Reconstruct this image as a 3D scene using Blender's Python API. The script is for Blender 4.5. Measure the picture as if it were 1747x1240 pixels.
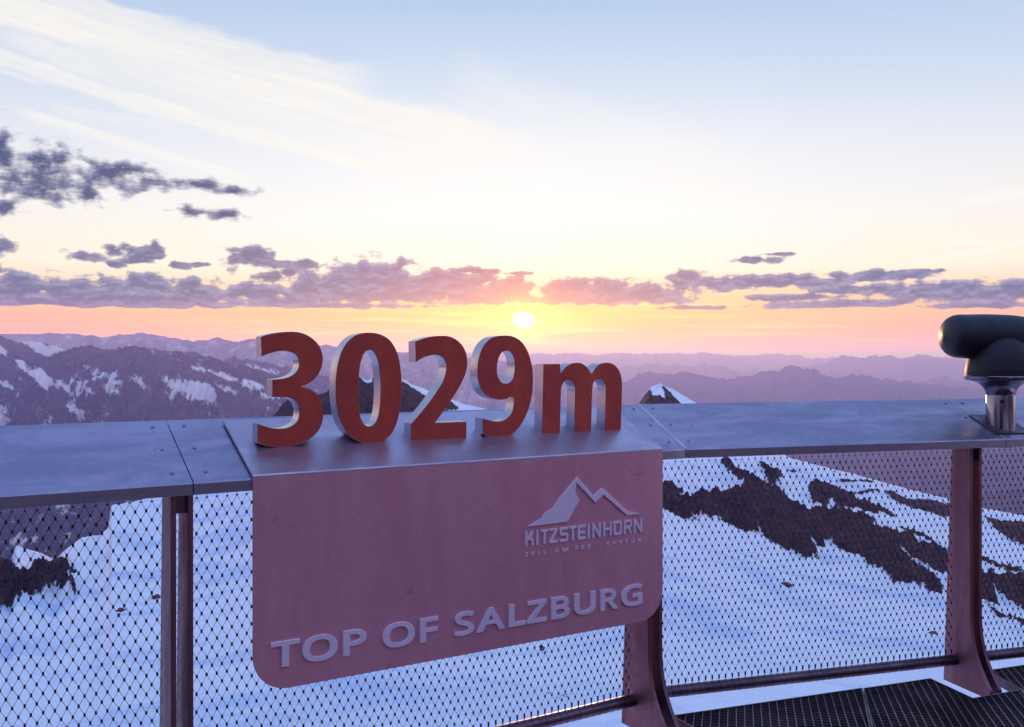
import bpy, bmesh, math, random
import numpy as np
from mathutils import Vector, Matrix
from mathutils.geometry import tessellate_polygon

for o in list(bpy.data.objects):
    bpy.data.objects.remove(o)
SC = bpy.context.scene
COL = SC.collection
R = math.radians

# ------------------------------------------------------------------ camera
EYE = 1.47                      # eye height above the grating deck
F_PX, PX0, PY0, PW = 1650.0, 873.5, 606.0, 1747.0
cam = bpy.data.cameras.new("camera")
cam_o = bpy.data.objects.new("camera", cam)
COL.objects.link(cam_o)
cam_o.location = (0, 0, EYE)
cam_o.rotation_euler = (R(90), 0, 0)
cam.sensor_width = 36.0
cam.lens = 36.0 * F_PX / PW
cam.shift_y = -14.0 / PW
cam.clip_start = 0.05
cam.clip_end = 400000
SC.camera = cam_o

# ------------------------------------------------------------------ colour management, sampling
SC.view_settings.view_transform = 'Standard'
SC.view_settings.look = 'None'
SC.view_settings.exposure = 0.0
SC.view_settings.gamma = 1.0
SC.cycles.use_denoising = True
SC.cycles.max_bounces = 5
SC.cycles.diffuse_bounces = 3
SC.cycles.glossy_bounces = 3
SC.cycles.volume_bounces = 2
SC.cycles.transparent_max_bounces = 8
SC.cycles.sample_clamp_indirect = 6.0

SUN_EL, SUN_AZ = 2.08, 0.68     # degrees; the sun stands low over the far ranges, straight ahead
SUN_DIR = Vector((math.sin(R(SUN_AZ)) * math.cos(R(SUN_EL)), math.cos(R(SUN_AZ)) * math.cos(R(SUN_EL)), math.sin(R(SUN_EL))))


def lin(r, g, b):
    f = lambda c: (c / 255 / 12.92) if c / 255 <= .04045 else ((c / 255 + .055) / 1.055) ** 2.4
    return (f(r), f(g), f(b), 1.0)


class NT:
    """small node-tree writer"""
    def __init__(s, tree):
        s.t = tree; s.n = tree.nodes; s.l = tree.links

    def new(s, typ, **kw):
        n = s.n.new(typ)
        for k, v in kw.items():
            setattr(n, k, v)
        return n

    def put(s, sock, v):
        if v is None:
            return
        if hasattr(v, 'is_linked') or isinstance(v, bpy.types.NodeSocket):
            s.l.new(v, sock)
        else:
            sock.default_value = v

    def math(s, op, a, b=None, c=None, clamp=False):
        n = s.new('ShaderNodeMath', operation=op, use_clamp=clamp)
        for i, v in enumerate((a, b, c)):
            s.put(n.inputs[i], v)
        return n.outputs[0]

    def vmath(s, op, a, b=None, c=None):
        n = s.new('ShaderNodeVectorMath', operation=op)
        for i, v in enumerate((a, b, c)):
            s.put(n.inputs[i], v)
        return n.outputs['Value'] if op in ('LENGTH', 'DOT_PRODUCT', 'DISTANCE') else n.outputs[0]

    def xyz(s, x, y, z):
        n = s.new('ShaderNodeCombineXYZ')
        for i, v in enumerate((x, y, z)):
            s.put(n.inputs[i], v)
        return n.outputs[0]

    def sep(s, v):
        n = s.new('ShaderNodeSeparateXYZ'); s.l.new(v, n.inputs[0]); return n.outputs

    def smooth(s, v, a, b, lo=0.0, hi=1.0):
        n = s.new('ShaderNodeMapRange', interpolation_type='SMOOTHSTEP')
        s.put(n.inputs['Value'], v); s.put(n.inputs['From Min'], a); s.put(n.inputs['From Max'], b)
        s.put(n.inputs['To Min'], lo); s.put(n.inputs['To Max'], hi)
        return n.outputs[0]

    def remap(s, v, a, b, lo=0.0, hi=1.0):
        n = s.new('ShaderNodeMapRange')
        s.put(n.inputs['Value'], v); s.put(n.inputs['From Min'], a); s.put(n.inputs['From Max'], b)
        s.put(n.inputs['To Min'], lo); s.put(n.inputs['To Max'], hi)
        return n.outputs[0]

    def noise(s, vec, scale, detail=4.0, rough=0.55, dist=0.0, typ='FBM'):
        n = s.new('ShaderNodeTexNoise')
        if vec is not None:
            s.l.new(vec, n.inputs['Vector'])
        n.inputs['Scale'].default_value = scale; n.inputs['Detail'].default_value = detail
        n.inputs['Roughness'].default_value = rough; n.inputs['Distortion'].default_value = dist
        return n.outputs['Fac']

    def mix(s, fac, a, b, mode='MIX'):
        n = s.new('ShaderNodeMix', data_type='RGBA', blend_type=mode)
        s.put(n.inputs[0], fac); s.put(n.inputs[6], a); s.put(n.inputs[7], b)
        return n.outputs[2]

    def ramp(s, v, stops, lo, hi):
        n = s.new('ShaderNodeValToRGB')
        e = n.color_ramp.elements
        pos = [(x - lo) / (hi - lo) for x, _ in stops]
        e[0].position = pos[0]; e[0].color = stops[0][1]
        e[1].position = pos[-1]; e[1].color = stops[-1][1]
        for p, (x, c) in list(zip(pos, stops))[1:-1]:
            q = e.new(p); q.color = c
        s.l.new(s.remap(v, lo, hi), n.inputs[0])
        return n.outputs[0]


# ------------------------------------------------------------------ sky
def build_world():
    w = bpy.data.worlds.new("World")
    SC.world = w
    w.use_nodes = True
    t = NT(w.node_tree)
    t.n.clear()
    d = t.new('ShaderNodeTexCoord').outputs['Generated']
    x, y, z = t.sep(d)
    az = t.math('MULTIPLY', t.math('ARCTAN2', x, y), 57.29578)
    el = t.math('MULTIPLY', t.math('ARCSINE', z), 57.29578)
    P = t.xyz(az, el, 0.0)
    # base colour: three elevation gradients blended by azimuth away from the sun
    def hdr(k, *rgb):
        c = lin(*rgb); return (c[0] * k, c[1] * k, c[2] * k, 1)
    top = hdr(1.55, 128, 156, 216)
    C = [(-30, lin(120, 84, 120)), (-4, lin(205, 135, 150)), (0, hdr(1.15, 250, 168, 165)), (1.2, hdr(1.1, 255, 170, 128)), (2.3, lin(255, 192, 96)), (3.2, lin(255, 208, 128)),
         (5, lin(255, 247, 230)), (8, lin(254, 252, 249)), (12, lin(244, 244, 248)), (16, lin(212, 224, 243)), (21, lin(174, 199, 234)), (35, hdr(1.3, 138, 166, 224)), (90, top)]
    S = [(-30, lin(105, 80, 130)), (-4, lin(170, 118, 165)), (0, hdr(1.1, 222, 160, 186)), (1, hdr(1.1, 246, 164, 164)), (2, lin(250, 174, 156)), (3, lin(252, 194, 164)),
         (5, lin(254, 242, 222)), (8, lin(247, 241, 236)), (11, lin(232, 233, 241)), (15, lin(206, 219, 240)), (21, lin(172, 198, 233)), (35, hdr(1.3, 138, 166, 224)), (90, top)]
    K = [(-30, lin(100, 70, 100)), (-2, lin(185, 115, 135)), (2, hdr(1.3, 215, 138, 155)), (8, hdr(1.4, 214, 156, 188)), (16, hdr(1.6, 205, 170, 208)), (30, hdr(1.7, 160, 172, 226)), (50, hdr(1.65, 134, 166, 224)), (90, top)]
    cC = t.ramp(el, C, -30, 90); cS = t.ramp(el, S, -30, 90); cK = t.ramp(el, K, -30, 90)
    daz = t.math('SUBTRACT', az, SUN_AZ)
    wC = t.math('EXPONENT', t.math('MULTIPLY', t.math('MULTIPLY', daz, daz), -1.0 / (2 * 15.0 ** 2)))
    base = t.mix(wC, cS, cC)
    base = t.mix(t.smooth(t.math('ABSOLUTE', daz), 45, 130), base, cK)
    # faint thin streaks along the horizon
    st = t.noise(t.vmath('MULTIPLY', P, (0.09, 1.9, 1.0)), 1.0, 5.0, 0.6)
    low = t.math('MULTIPLY', t.smooth(el, 0.2, 1.0), t.smooth(el, 4.2, 3.0))
    base = t.mix(t.math('MULTIPLY', low, t.smooth(st, 0.45, 0.7)), base, t.mix(wC, lin(240, 160, 155), lin(255, 232, 140)))

    # high cirrus: long feathered bands running down to the right
    def band(x0, y0, x1, y1, w_up, w_dn, strength, wob=0.5):
        ax, ay = pa(x0, y0); bx, by = pa(x1, y1)
        L = math.hypot(bx - ax, by - ay); ux, uy = (bx - ax) / L, (by - ay) / L
        q = t.vmath('SUBTRACT', P, (ax, ay, 0))
        along = t.vmath('DOT_PRODUCT', q, (ux, uy, 0)); across = t.vmath('DOT_PRODUCT', q, (-uy, ux, 0))
        n = t.noise(t.xyz(t.math('MULTIPLY', along, 0.16), t.math('MULTIPLY', across, 0.55), x0 * 0.13), 1.0, 6.0, 0.6)
        n2 = t.noise(t.xyz(t.math('MULTIPLY', along, 0.10), t.math('MULTIPLY', across, 1.6), y0 * 0.21 + 4), 1.0, 5.0, 0.6)
        ac = t.math('ADD', across, t.math('MULTIPLY', t.math('SUBTRACT', n, 0.5), wob * 4))
        m = t.math('MULTIPLY', t.smooth(ac, w_up, w_up * 0.35), t.smooth(ac, -w_dn, -w_dn * 0.2))
        m = t.math('MULTIPLY', m, t.math('MULTIPLY', t.smooth(along, -0.06 * L, 0.08 * L), t.smooth(along, L * 1.08, L * 0.82)))
        return t.math('MULTIPLY', m, t.math('MULTIPLY', t.remap(n2, 0.3, 0.7, 0.55, 1.05), strength))

    def pa(px, py):
        a = math.atan2(px - PX0, F_PX)
        return math.degrees(a), math.degrees(math.atan2((PY0 - py) * math.cos(a), F_PX))
    cir = None
    for b in [(-140, -40, 930, 262, 1.7, 1.7, 1.05, 0.55), (40, -14, 640, 128, 0.8, 2.0, 0.85, 0.6), (-60, 84, 720, 304, 0.8, 0.55, 0.9, 0.35), (-20, 40, 860, 290, 2.0, 1.9, 0.72, 0.5),
              (40, 188, 440, 306, 0.22, 0.55, 0.8, 0.16), (90, 184, 330, 222, 0.3, 0.5, 0.35, 0.2), (-30, 108, 70, 140, 0.12, 0.35, 0.5, 0.1), (430, 310, 640, 378, 0.15, 0.5, 0.3, 0.15),
              (1380, 420, 1460, 372, 0.2, 0.6, 0.55, 0.25), (1240, 410, 1420, 388, 0.2, 0.3, 0.4, 0.15), (1640, 345, 1840, 318, 0.5, 0.35, 0.75, 0.2), (1560, 452, 1780, 404, 0.2, 0.25, 0.5, 0.15),
              (1570, 416, 1790, 408, 0.15, 0.15, 0.45, 0.1), (780, 120, 1300, 330, 2.2, 2.6, 0.28, 0.9)]:
        m = band(*b)
        cir = m if cir is None else t.math('MAXIMUM', cir, m)
    cir = t.math('MINIMUM', cir, 0.95)
    base = t.mix(cir, base, t.mix(t.smooth(el, 6, 17), lin(254, 250, 243), lin(251, 246, 239)))

    # low cumulus: clumps placed by direction, broken up with noise
    def clumps(lst):
        acc = None
        for (px, py, rx, ry) in lst:
            a, e = pa(px, py); k = 1.18 * 57.29578 / F_PX
            ia, ie = 1 / (rx * k), 1 / (ry * k)
            dd = t.vmath('LENGTH', t.vmath('MULTIPLY_ADD', P, (ia, ie, 0), (-a * ia, -e * ie, 0)))
            acc = dd if acc is None else t.math('SMOOTH_MIN', acc, dd, 0.25)
        return acc
    dark = [(-20, 270, 60, 40), (75, 272, 58, 24), (50, 312, 70, 26), (5, 352, 25, 13), (95, 334, 25, 16), (190, 300, 66, 24), (150, 332, 20, 16), (255, 308, 45, 13), (335, 314, 55, 9),
            (402, 324, 38, 9), (325, 362, 26, 9), (385, 366, 34, 10)]
    small = [(150, 436, 30, 9), (196, 430, 18, 9), (237, 430, 32, 13), (268, 428, 12, 14), (195, 451, 15, 6), (235, 445, 30, 5), (396, 440, 17, 18), (440, 440, 30, 15), (480, 448, 30, 9), (520, 450, 32, 7),
             (338, 451, 14, 4), (300, 452, 20, 6), (4, 418, 17, 12), (468, 472, 28, 10), (490, 466, 14, 8), (820, 463, 48, 5), (880, 466, 30, 3), (1290, 443, 36, 6), (1330, 433, 22, 3)]
    bank = [(20, 490, 75, 26), (130, 502, 110, 26), (60, 514, 160, 14), (250, 486, 55, 18), (320, 498, 85, 20), (250, 514, 150, 13), (430, 500, 50, 17), (480, 514, 100, 10), (520, 498, 60, 18),
            (560, 488, 60, 30), (640, 476, 85, 34), (720, 488, 80, 28), (790, 480, 70, 24), (860, 492, 62, 22), (650, 506, 190, 12), (820, 510, 110, 10), (560, 521, 170, 5), (965, 496, 55, 20), (1030, 494, 62, 20),
            (1110, 500, 70, 20), (1020, 510, 150, 10), (1170, 474, 30, 13), (1240, 482, 75, 13), (1330, 480, 95, 13), (1400, 482, 60, 9), (1500, 470, 85, 9), (1560, 464, 50, 5), (1470, 494, 70, 9), (1580, 495, 100, 15),
            (1700, 498, 110, 18), (1350, 508, 90, 7), (1440, 518, 130, 8), (1180, 525, 60, 4), (1570, 532, 120, 13), (1700, 528, 130, 17), (1400, 538, 90, 6), (1860, 505, 120, 26), (-130, 500, 120, 26), (2050, 505, 160, 22), (-400, 505, 200, 20), (2400, 500, 260, 20)]
    W1 = t.noise(t.vmath('MULTIPLY', P, (0.95, 1.7, 1)), 1.0, 7.0, 0.53)
    W2 = t.noise(t.vmath('MULTIPLY_ADD', P, (0.95, 1.7, 1), (0, 0.30, 0)), 1.0, 7.0, 0.53)
    W3 = t.noise(t.vmath('MULTIPLY', P, (0.35, 0.6, 1)), 1.0, 3.0, 0.5)
    nz = t.math('MULTIPLY', t.math('SUBTRACT', W1, 0.5), 2.6)
    relief = t.math('SUBTRACT', W1, W2)
    sund = t.vmath('LENGTH', t.vmath('MULTIPLY', t.vmath('SUBTRACT', P, (SUN_AZ, SUN_EL, 0)), (1.0, 1.5, 0)))
    near = t.math('EXPONENT', t.math('MULTIPLY', sund, -1 / 4.2))
    near2 = t.math('EXPONENT', t.math('MULTIPLY', sund, -1 / 7.5))
    for lst, amp, soft, hi, lo, edge, gain in ((bank, 0.85, 0.40, lin(146, 148, 190), lin(66, 72, 134), lin(255, 200, 150), 1.04), (small, 1.1, 0.55, lin(142, 136, 172), lin(76, 78, 130), lin(255, 190, 150), 1.15),
                                   (dark, 1.25, 0.95, lin(150, 150, 186), lin(32, 44, 100), lin(206, 200, 216), 1.16)):
        dist = clumps(lst)
        den = t.math('ADD', t.math('SUBTRACT', gain, dist), t.math('MULTIPLY', nz, amp))
        if lst is bank:
            flat = t.math('ADD', el, t.math('MULTIPLY', t.math('SUBTRACT', W3, 0.5), 0.5))
            den = t.math('SUBTRACT', den, t.smooth(flat, 2.72, 2.38, 0, 1.6))
        a = t.smooth(den, 0.0, soft)
        shade = t.math('ADD', t.math('MULTIPLY', relief, 4.2), t.smooth(den, 1.1, 0.1, 0.0, 0.55), clamp=True)
        body = t.mix(shade, lo, hi)
        if lst is bank:
            body = t.mix(t.smooth(el, 3.5, 2.6, 0, 0.34), body, lin(150, 108, 168))
        body = t.mix(t.math('MULTIPLY', near2, 0.5, clamp=True), body, lin(208, 108, 158))
        body = t.mix(t.math('MULTIPLY', near, 0.95, clamp=True), body, lin(255, 140, 110))
        ef = t.math('MULTIPLY', t.smooth(den, 0.34, 0.05), t.math('ADD', 0.22, near2))
        body = t.mix(ef, body, edge)
        base = t.mix(t.math('MULTIPLY', a, 0.96), base, body)

    # the sun itself and the bright air round it
    ang = t.vmath('LENGTH', t.vmath('SUBTRACT', P, (SUN_AZ, SUN_EL, 0)))
    angf = t.vmath('LENGTH', t.vmath('MULTIPLY', t.vmath('SUBTRACT', P, (SUN_AZ, SUN_EL, 0)), (0.22, 1.4, 0)))
    g1 = t.math('MULTIPLY', t.math('EXPONENT', t.math('MULTIPLY', ang, -1 / 0.75)), 2.2)
    g2 = t.math('MULTIPLY', t.math('EXPONENT', t.math('MULTIPLY', angf, -1 / 1.1)), 0.8)
    core = t.smooth(t.vmath('LENGTH', t.vmath('MULTIPLY', t.vmath('SUBTRACT', P, (SUN_AZ, SUN_EL, 0)), (0.8, 1.1, 0))), 0.66, 0.12, 0.0, 4.0)
    sc = t.new('ShaderNodeVectorMath', operation='SCALE'); sc.inputs[0].default_value = (1.0, 0.52, 0.05); t.l.new(t.math('ADD', g1, g2), sc.inputs['Scale'])
    sc2 = t.new('ShaderNodeVectorMath', operation='SCALE'); sc2.inputs[0].default_value = (1.0, 0.95, 0.75); t.l.new(core, sc2.inputs['Scale'])
    col = t.vmath('ADD', base, t.vmath('ADD', sc.outputs[0], sc2.outputs[0]))

    # the atmosphere model underneath
    sky = t.new('ShaderNodeTexSky', sky_type='NISHITA')
    sky.sun_disc = False
    sky.sun_elevation = R(SUN_EL); sky.sun_rotation = R(SUN_AZ)
    sky.altitude = 3029; sky.dust_density = 2.0
    b1 = t.new('ShaderNodeBackground'); t.l.new(sky.outputs[0], b1.inputs[0]); b1.inputs[1].default_value = SKY_W
    b2 = t.new('ShaderNodeBackground'); t.l.new(col, b2.inputs[0]); b2.inputs[1].default_value = 0.97
    add = t.new('ShaderNodeAddShader'); t.l.new(b1.outputs[0], add.inputs[0]); t.l.new(b2.outputs[0], add.inputs[1])
    out = t.new('ShaderNodeOutputWorld'); t.l.new(add.outputs[0], out.inputs[0])
    w.cycles.sampling_method = 'MANUAL'; w.cycles.sample_map_resolution = 512


SKY_W = 0.02
build_world()

sun = bpy.data.lights.new("sun", 'SUN')
sun.energy = 1.6
sun.angle = R(0.5)
sun.color = (1.0, 0.44, 0.30)
sun_o = bpy.data.objects.new("sun", sun)
COL.objects.link(sun_o)
sun_o.rotation_euler = (-SUN_DIR).to_track_quat('-Z', 'Y').to_euler()

NUMERALS = {
    '3': [[(-1.7163,1.5313),(-1.7131,1.5325),(-1.7097,1.5338),(-1.706,1.5352),(-1.7017,1.5366),(-1.6966,1.538),(-1.6906,1.5394),(-1.6838,1.5409),(-1.6765,1.5424),(-1.669,1.5437),(-1.6617,1.5449),(-1.6546,1.5459),(-1.6473,1.5467),(-1.6401,1.5475),(-1.6331,1.548),(-1.6264,1.5484),(-1.6203,1.5487),(-1.6145,1.5488),(-1.609,1.5488),(-1.6035,1.5486),(-1.5979,1.5481),(-1.5921,1.5474),(-1.5864,1.5466),(-1.5806,1.5456),(-1.5748,1.5441),(-1.569,1.5422),(-1.5631,1.5397),(-1.5571,1.5368),(-1.5511,1.5335),(-1.5453,1.5299),(-1.5399,1.5261),(-1.5349,1.5222),(-1.5302,1.5181),(-1.5257,1.5137),(-1.5216,1.5091),(-1.5179,1.5042),(-1.5147,1.4989),(-1.5119,1.4933),(-1.5094,1.4874),(-1.5074,1.4816),(-1.5058,1.4761),(-1.5047,1.471),(-1.504,1.4662),(-1.5038,1.4614),(-1.5039,1.4566),(-1.5043,1.4515),(-1.5049,1.4461),(-1.5058,1.4403),(-1.5071,1.4346),(-1.5087,1.4289),(-1.5106,1.4234),(-1.5129,1.4182),(-1.5155,1.4131),(-1.5185,1.4082),(-1.5218,1.4035),(-1.5253,1.399),(-1.5292,1.3947),(-1.5336,1.3906),(-1.5381,1.3868),(-1.5428,1.3832),(-1.5472,1.38),(-1.5518,1.3772),(-1.5565,1.3748),(-1.5612,1.3727),(-1.5654,1.3708),(-1.569,1.3692),(-1.5751,1.3665),(-1.5792,1.3648),(-1.5748,1.364),(-1.5699,1.3631),(-1.5647,1.3621),(-1.5594,1.3608),(-1.5545,1.3592),(-1.5499,1.3572),(-1.5454,1.3548),(-1.541,1.3522),(-1.5367,1.3492),(-1.5326,1.3458),(-1.5286,1.342),(-1.5246,1.3379),(-1.5209,1.3333),(-1.5174,1.3285),(-1.5143,1.3233),(-1.5115,1.3177),(-1.5091,1.3116),(-1.507,1.3052),(-1.5053,1.299),(-1.5039,1.2932),(-1.503,1.2879),(-1.5024,1.2831),(-1.5022,1.2784),(-1.5022,1.2736),(-1.5024,1.2685),(-1.5028,1.2631),(-1.5033,1.2575),(-1.5041,1.2518),(-1.5052,1.2461),(-1.5069,1.2405),(-1.5091,1.2349),(-1.5117,1.2291),(-1.5147,1.2234),(-1.518,1.218),(-1.5216,1.213),(-1.5254,1.2085),(-1.5296,1.2043),(-1.5339,1.2003),(-1.5386,1.1966),(-1.5436,1.1929),(-1.5489,1.1894),(-1.5544,1.1859),(-1.5602,1.1826),(-1.5663,1.1795),(-1.5727,1.1769),(-1.5794,1.1745),(-1.5864,1.1725),(-1.5937,1.1708),(-1.6011,1.1694),(-1.6086,1.1682),(-1.6163,1.1674),(-1.6242,1.1669),(-1.6322,1.1666),(-1.64,1.1666),(-1.6476,1.1667),(-1.655,1.167),(-1.6623,1.1676),(-1.6694,1.1683),(-1.6762,1.1692),(-1.6827,1.1702),(-1.6889,1.1713),(-1.6948,1.1726),(-1.7005,1.174),(-1.7057,1.1754),(-1.7105,1.1767),(-1.7157,1.1783),(-1.7202,1.1798),(-1.7241,1.1813),(-1.7277,1.1826),(-1.727,1.247),(-1.7236,1.2457),(-1.7198,1.2442),(-1.7157,1.2426),(-1.7114,1.241),(-1.707,1.2395),(-1.7025,1.2378),(-1.6978,1.2362),(-1.6929,1.2345),(-1.6879,1.233),(-1.6827,1.2317),(-1.6774,1.2306),(-1.6718,1.2297),(-1.6661,1.2289),(-1.6604,1.2284),(-1.6547,1.2282),(-1.649,1.2282),(-1.6432,1.2284),(-1.6375,1.2289),(-1.6319,1.2298),(-1.6264,1.2312),(-1.621,1.233),(-1.6156,1.2352),(-1.6104,1.2379),(-1.6056,1.2408),(-1.6014,1.244),(-1.598,1.2476),(-1.595,1.2515),(-1.5925,1.2556),(-1.5905,1.2599),(-1.5889,1.2644),(-1.5877,1.269),(-1.587,1.274),(-1.5866,1.279),(-1.5867,1.2839),(-1.5871,1.2886),(-1.5878,1.2932),(-1.589,1.2976),(-1.5905,1.3019),(-1.5922,1.306),(-1.5943,1.3096),(-1.5972,1.3137),(-1.6005,1.3173),(-1.6044,1.3204),(-1.6086,1.3232),(-1.6124,1.3251),(-1.6165,1.3267),(-1.6208,1.3281),(-1.6254,1.3293),(-1.63,1.3302),(-1.6347,1.3309),(-1.6397,1.3313),(-1.6447,1.3315),(-1.6498,1.3317),(-1.6547,1.3318),(-1.6597,1.332),(-1.6648,1.3321),(-1.6697,1.3322),(-1.6744,1.3323),(-1.6785,1.3324),(-1.6785,1.3905),(-1.6744,1.3907),(-1.6699,1.3908),(-1.665,1.391),(-1.6599,1.3913),(-1.6547,1.3919),(-1.6492,1.3926),(-1.6434,1.3935),(-1.6374,1.3946),(-1.6317,1.3959),(-1.6264,1.3974),(-1.6216,1.3991),(-1.617,1.4011),(-1.6127,1.4033),(-1.6087,1.4057),(-1.605,1.4086),(-1.6015,1.4118),(-1.5982,1.4155),(-1.5953,1.4194),(-1.5927,1.4235),(-1.5907,1.4275),(-1.5892,1.4316),(-1.5883,1.4358),(-1.5877,1.4401),(-1.5876,1.4443),(-1.5878,1.4483),(-1.5886,1.453),(-1.59,1.4575),(-1.5919,1.4618),(-1.5943,1.4656),(-1.5971,1.4692),(-1.6005,1.4724),(-1.6043,1.4753),(-1.6086,1.4778),(-1.6124,1.4794),(-1.6166,1.4806),(-1.6211,1.4817),(-1.6256,1.4825),(-1.63,1.4832),(-1.6341,1.4838),(-1.6381,1.4843),(-1.6422,1.4845),(-1.6465,1.4845),(-1.6512,1.4842),(-1.6562,1.4836),(-1.6616,1.4828),(-1.6672,1.4817),(-1.6731,1.4803),(-1.6792,1.4787),(-1.686,1.4766),(-1.6933,1.4741),(-1.7008,1.4715),(-1.7078,1.4689),(-1.7139,1.4667)]],
    '0': [[(-1.3322,1.549),(-1.3254,1.5488),(-1.3184,1.5484),(-1.3112,1.5477),(-1.304,1.5465),(-1.2968,1.5447),(-1.2895,1.5423),(-1.282,1.5394),(-1.2746,1.5359),(-1.2675,1.532),(-1.2611,1.5276),(-1.2554,1.5227),(-1.2502,1.5173),(-1.2455,1.5115),(-1.2412,1.5052),(-1.237,1.4984),(-1.2332,1.4912),(-1.2296,1.4834),(-1.2264,1.4753),(-1.2235,1.4668),(-1.2209,1.458),(-1.2187,1.4488),(-1.2168,1.439),(-1.2152,1.4291),(-1.2139,1.4193),(-1.2128,1.4101),(-1.2119,1.4017),(-1.2114,1.3939),(-1.211,1.3862),(-1.2108,1.3782),(-1.2108,1.3696),(-1.2109,1.3599),(-1.2111,1.3495),(-1.2115,1.3389),(-1.2121,1.3282),(-1.2128,1.318),(-1.2137,1.3082),(-1.2147,1.2985),(-1.2158,1.2889),(-1.2172,1.2795),(-1.2189,1.2703),(-1.2208,1.2611),(-1.2229,1.2521),(-1.2253,1.2432),(-1.228,1.2346),(-1.231,1.2266),(-1.2344,1.2189),(-1.2382,1.2116),(-1.2422,1.2047),(-1.2466,1.1984),(-1.2511,1.1926),(-1.2558,1.1874),(-1.2608,1.1827),(-1.266,1.1786),(-1.2714,1.1749),(-1.277,1.1718),(-1.283,1.1692),(-1.2893,1.1672),(-1.2958,1.1656),(-1.3023,1.1644),(-1.3087,1.1635),(-1.3149,1.1628),(-1.3212,1.1625),(-1.3275,1.1626),(-1.3337,1.1629),(-1.34,1.1635),(-1.3462,1.1644),(-1.3524,1.1654),(-1.3586,1.1668),(-1.3648,1.1685),(-1.371,1.1708),(-1.3773,1.1735),(-1.3837,1.1767),(-1.39,1.1802),(-1.3961,1.1841),(-1.4017,1.1883),(-1.4069,1.1929),(-1.4117,1.1979),(-1.4162,1.2032),(-1.4205,1.2087),(-1.4245,1.2143),(-1.4284,1.2201),(-1.4321,1.2262),(-1.4356,1.2325),(-1.4387,1.2389),(-1.4416,1.2452),(-1.444,1.2515),(-1.4461,1.2577),(-1.4479,1.264),(-1.4495,1.2706),(-1.451,1.2775),(-1.4524,1.2848),(-1.4537,1.2925),(-1.4548,1.3004),(-1.4558,1.3085),(-1.4566,1.3166),(-1.4573,1.3249),(-1.4578,1.3334),(-1.4582,1.342),(-1.4584,1.3507),(-1.4585,1.3592),(-1.4584,1.3677),(-1.4583,1.3761),(-1.458,1.3845),(-1.4574,1.393),(-1.4566,1.4017),(-1.4556,1.4108),(-1.4543,1.4202),(-1.4528,1.4297),(-1.4511,1.439),(-1.4491,1.4478),(-1.4469,1.4562),(-1.4445,1.4644),(-1.4419,1.4723),(-1.439,1.4798),(-1.4359,1.4869),(-1.4326,1.4934),(-1.4291,1.4994),(-1.4254,1.505),(-1.4213,1.5104),(-1.4169,1.5155),(-1.4121,1.5204),(-1.4068,1.5252),(-1.4013,1.5297),(-1.3957,1.5337),(-1.3902,1.5372),(-1.3849,1.5399),(-1.3797,1.5421),(-1.3744,1.5438),(-1.3689,1.5452),(-1.3633,1.5464),(-1.3574,1.5475),(-1.3513,1.5483),(-1.3451,1.5488),(-1.3387,1.549)],[(-1.3341,1.4886),(-1.3384,1.4877),(-1.343,1.4858),(-1.3476,1.4829),(-1.3516,1.4792),(-1.3544,1.4754),(-1.3569,1.4708),(-1.3592,1.4658),(-1.3613,1.4603),(-1.3633,1.4547),(-1.365,1.4488),(-1.3666,1.4425),(-1.3679,1.4359),(-1.3692,1.4292),(-1.3702,1.4224),(-1.3711,1.4155),(-1.3718,1.4086),(-1.3724,1.4015),(-1.3729,1.3941),(-1.3733,1.3864),(-1.3736,1.3783),(-1.3739,1.3697),(-1.374,1.3609),(-1.3741,1.3521),(-1.3741,1.3434),(-1.374,1.3346),(-1.3739,1.3256),(-1.3736,1.3167),(-1.3733,1.3082),(-1.3729,1.3002),(-1.3724,1.2929),(-1.3719,1.286),(-1.3712,1.2795),(-1.3704,1.2734),(-1.3694,1.2678),(-1.3683,1.2625),(-1.3671,1.2577),(-1.3657,1.2533),(-1.3642,1.2492),(-1.3625,1.2452),(-1.3601,1.2406),(-1.3575,1.2363),(-1.3546,1.2325),(-1.3516,1.2293),(-1.3474,1.2261),(-1.3428,1.224),(-1.338,1.223),(-1.3329,1.2232),(-1.3275,1.2246),(-1.3224,1.2271),(-1.3187,1.2299),(-1.3152,1.2333),(-1.3118,1.2374),(-1.3087,1.2422),(-1.3064,1.2467),(-1.3042,1.2517),(-1.3022,1.2571),(-1.3004,1.263),(-1.2988,1.2691),(-1.2974,1.2757),(-1.2963,1.2826),(-1.2953,1.2899),(-1.2944,1.2975),(-1.2937,1.3054),(-1.293,1.3136),(-1.2925,1.3223),(-1.2921,1.3312),(-1.2918,1.3401),(-1.2917,1.349),(-1.2916,1.3577),(-1.2917,1.3664),(-1.2919,1.3752),(-1.2923,1.3839),(-1.2929,1.3927),(-1.2937,1.4016),(-1.2948,1.4108),(-1.296,1.4199),(-1.2973,1.4285),(-1.2988,1.4364),(-1.3004,1.4433),(-1.302,1.4496),(-1.3038,1.4553),(-1.3058,1.4606),(-1.3079,1.4654),(-1.3107,1.4709),(-1.3139,1.4756),(-1.3171,1.4796),(-1.3204,1.4828),(-1.3248,1.4862),(-1.3292,1.4882)]],
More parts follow.
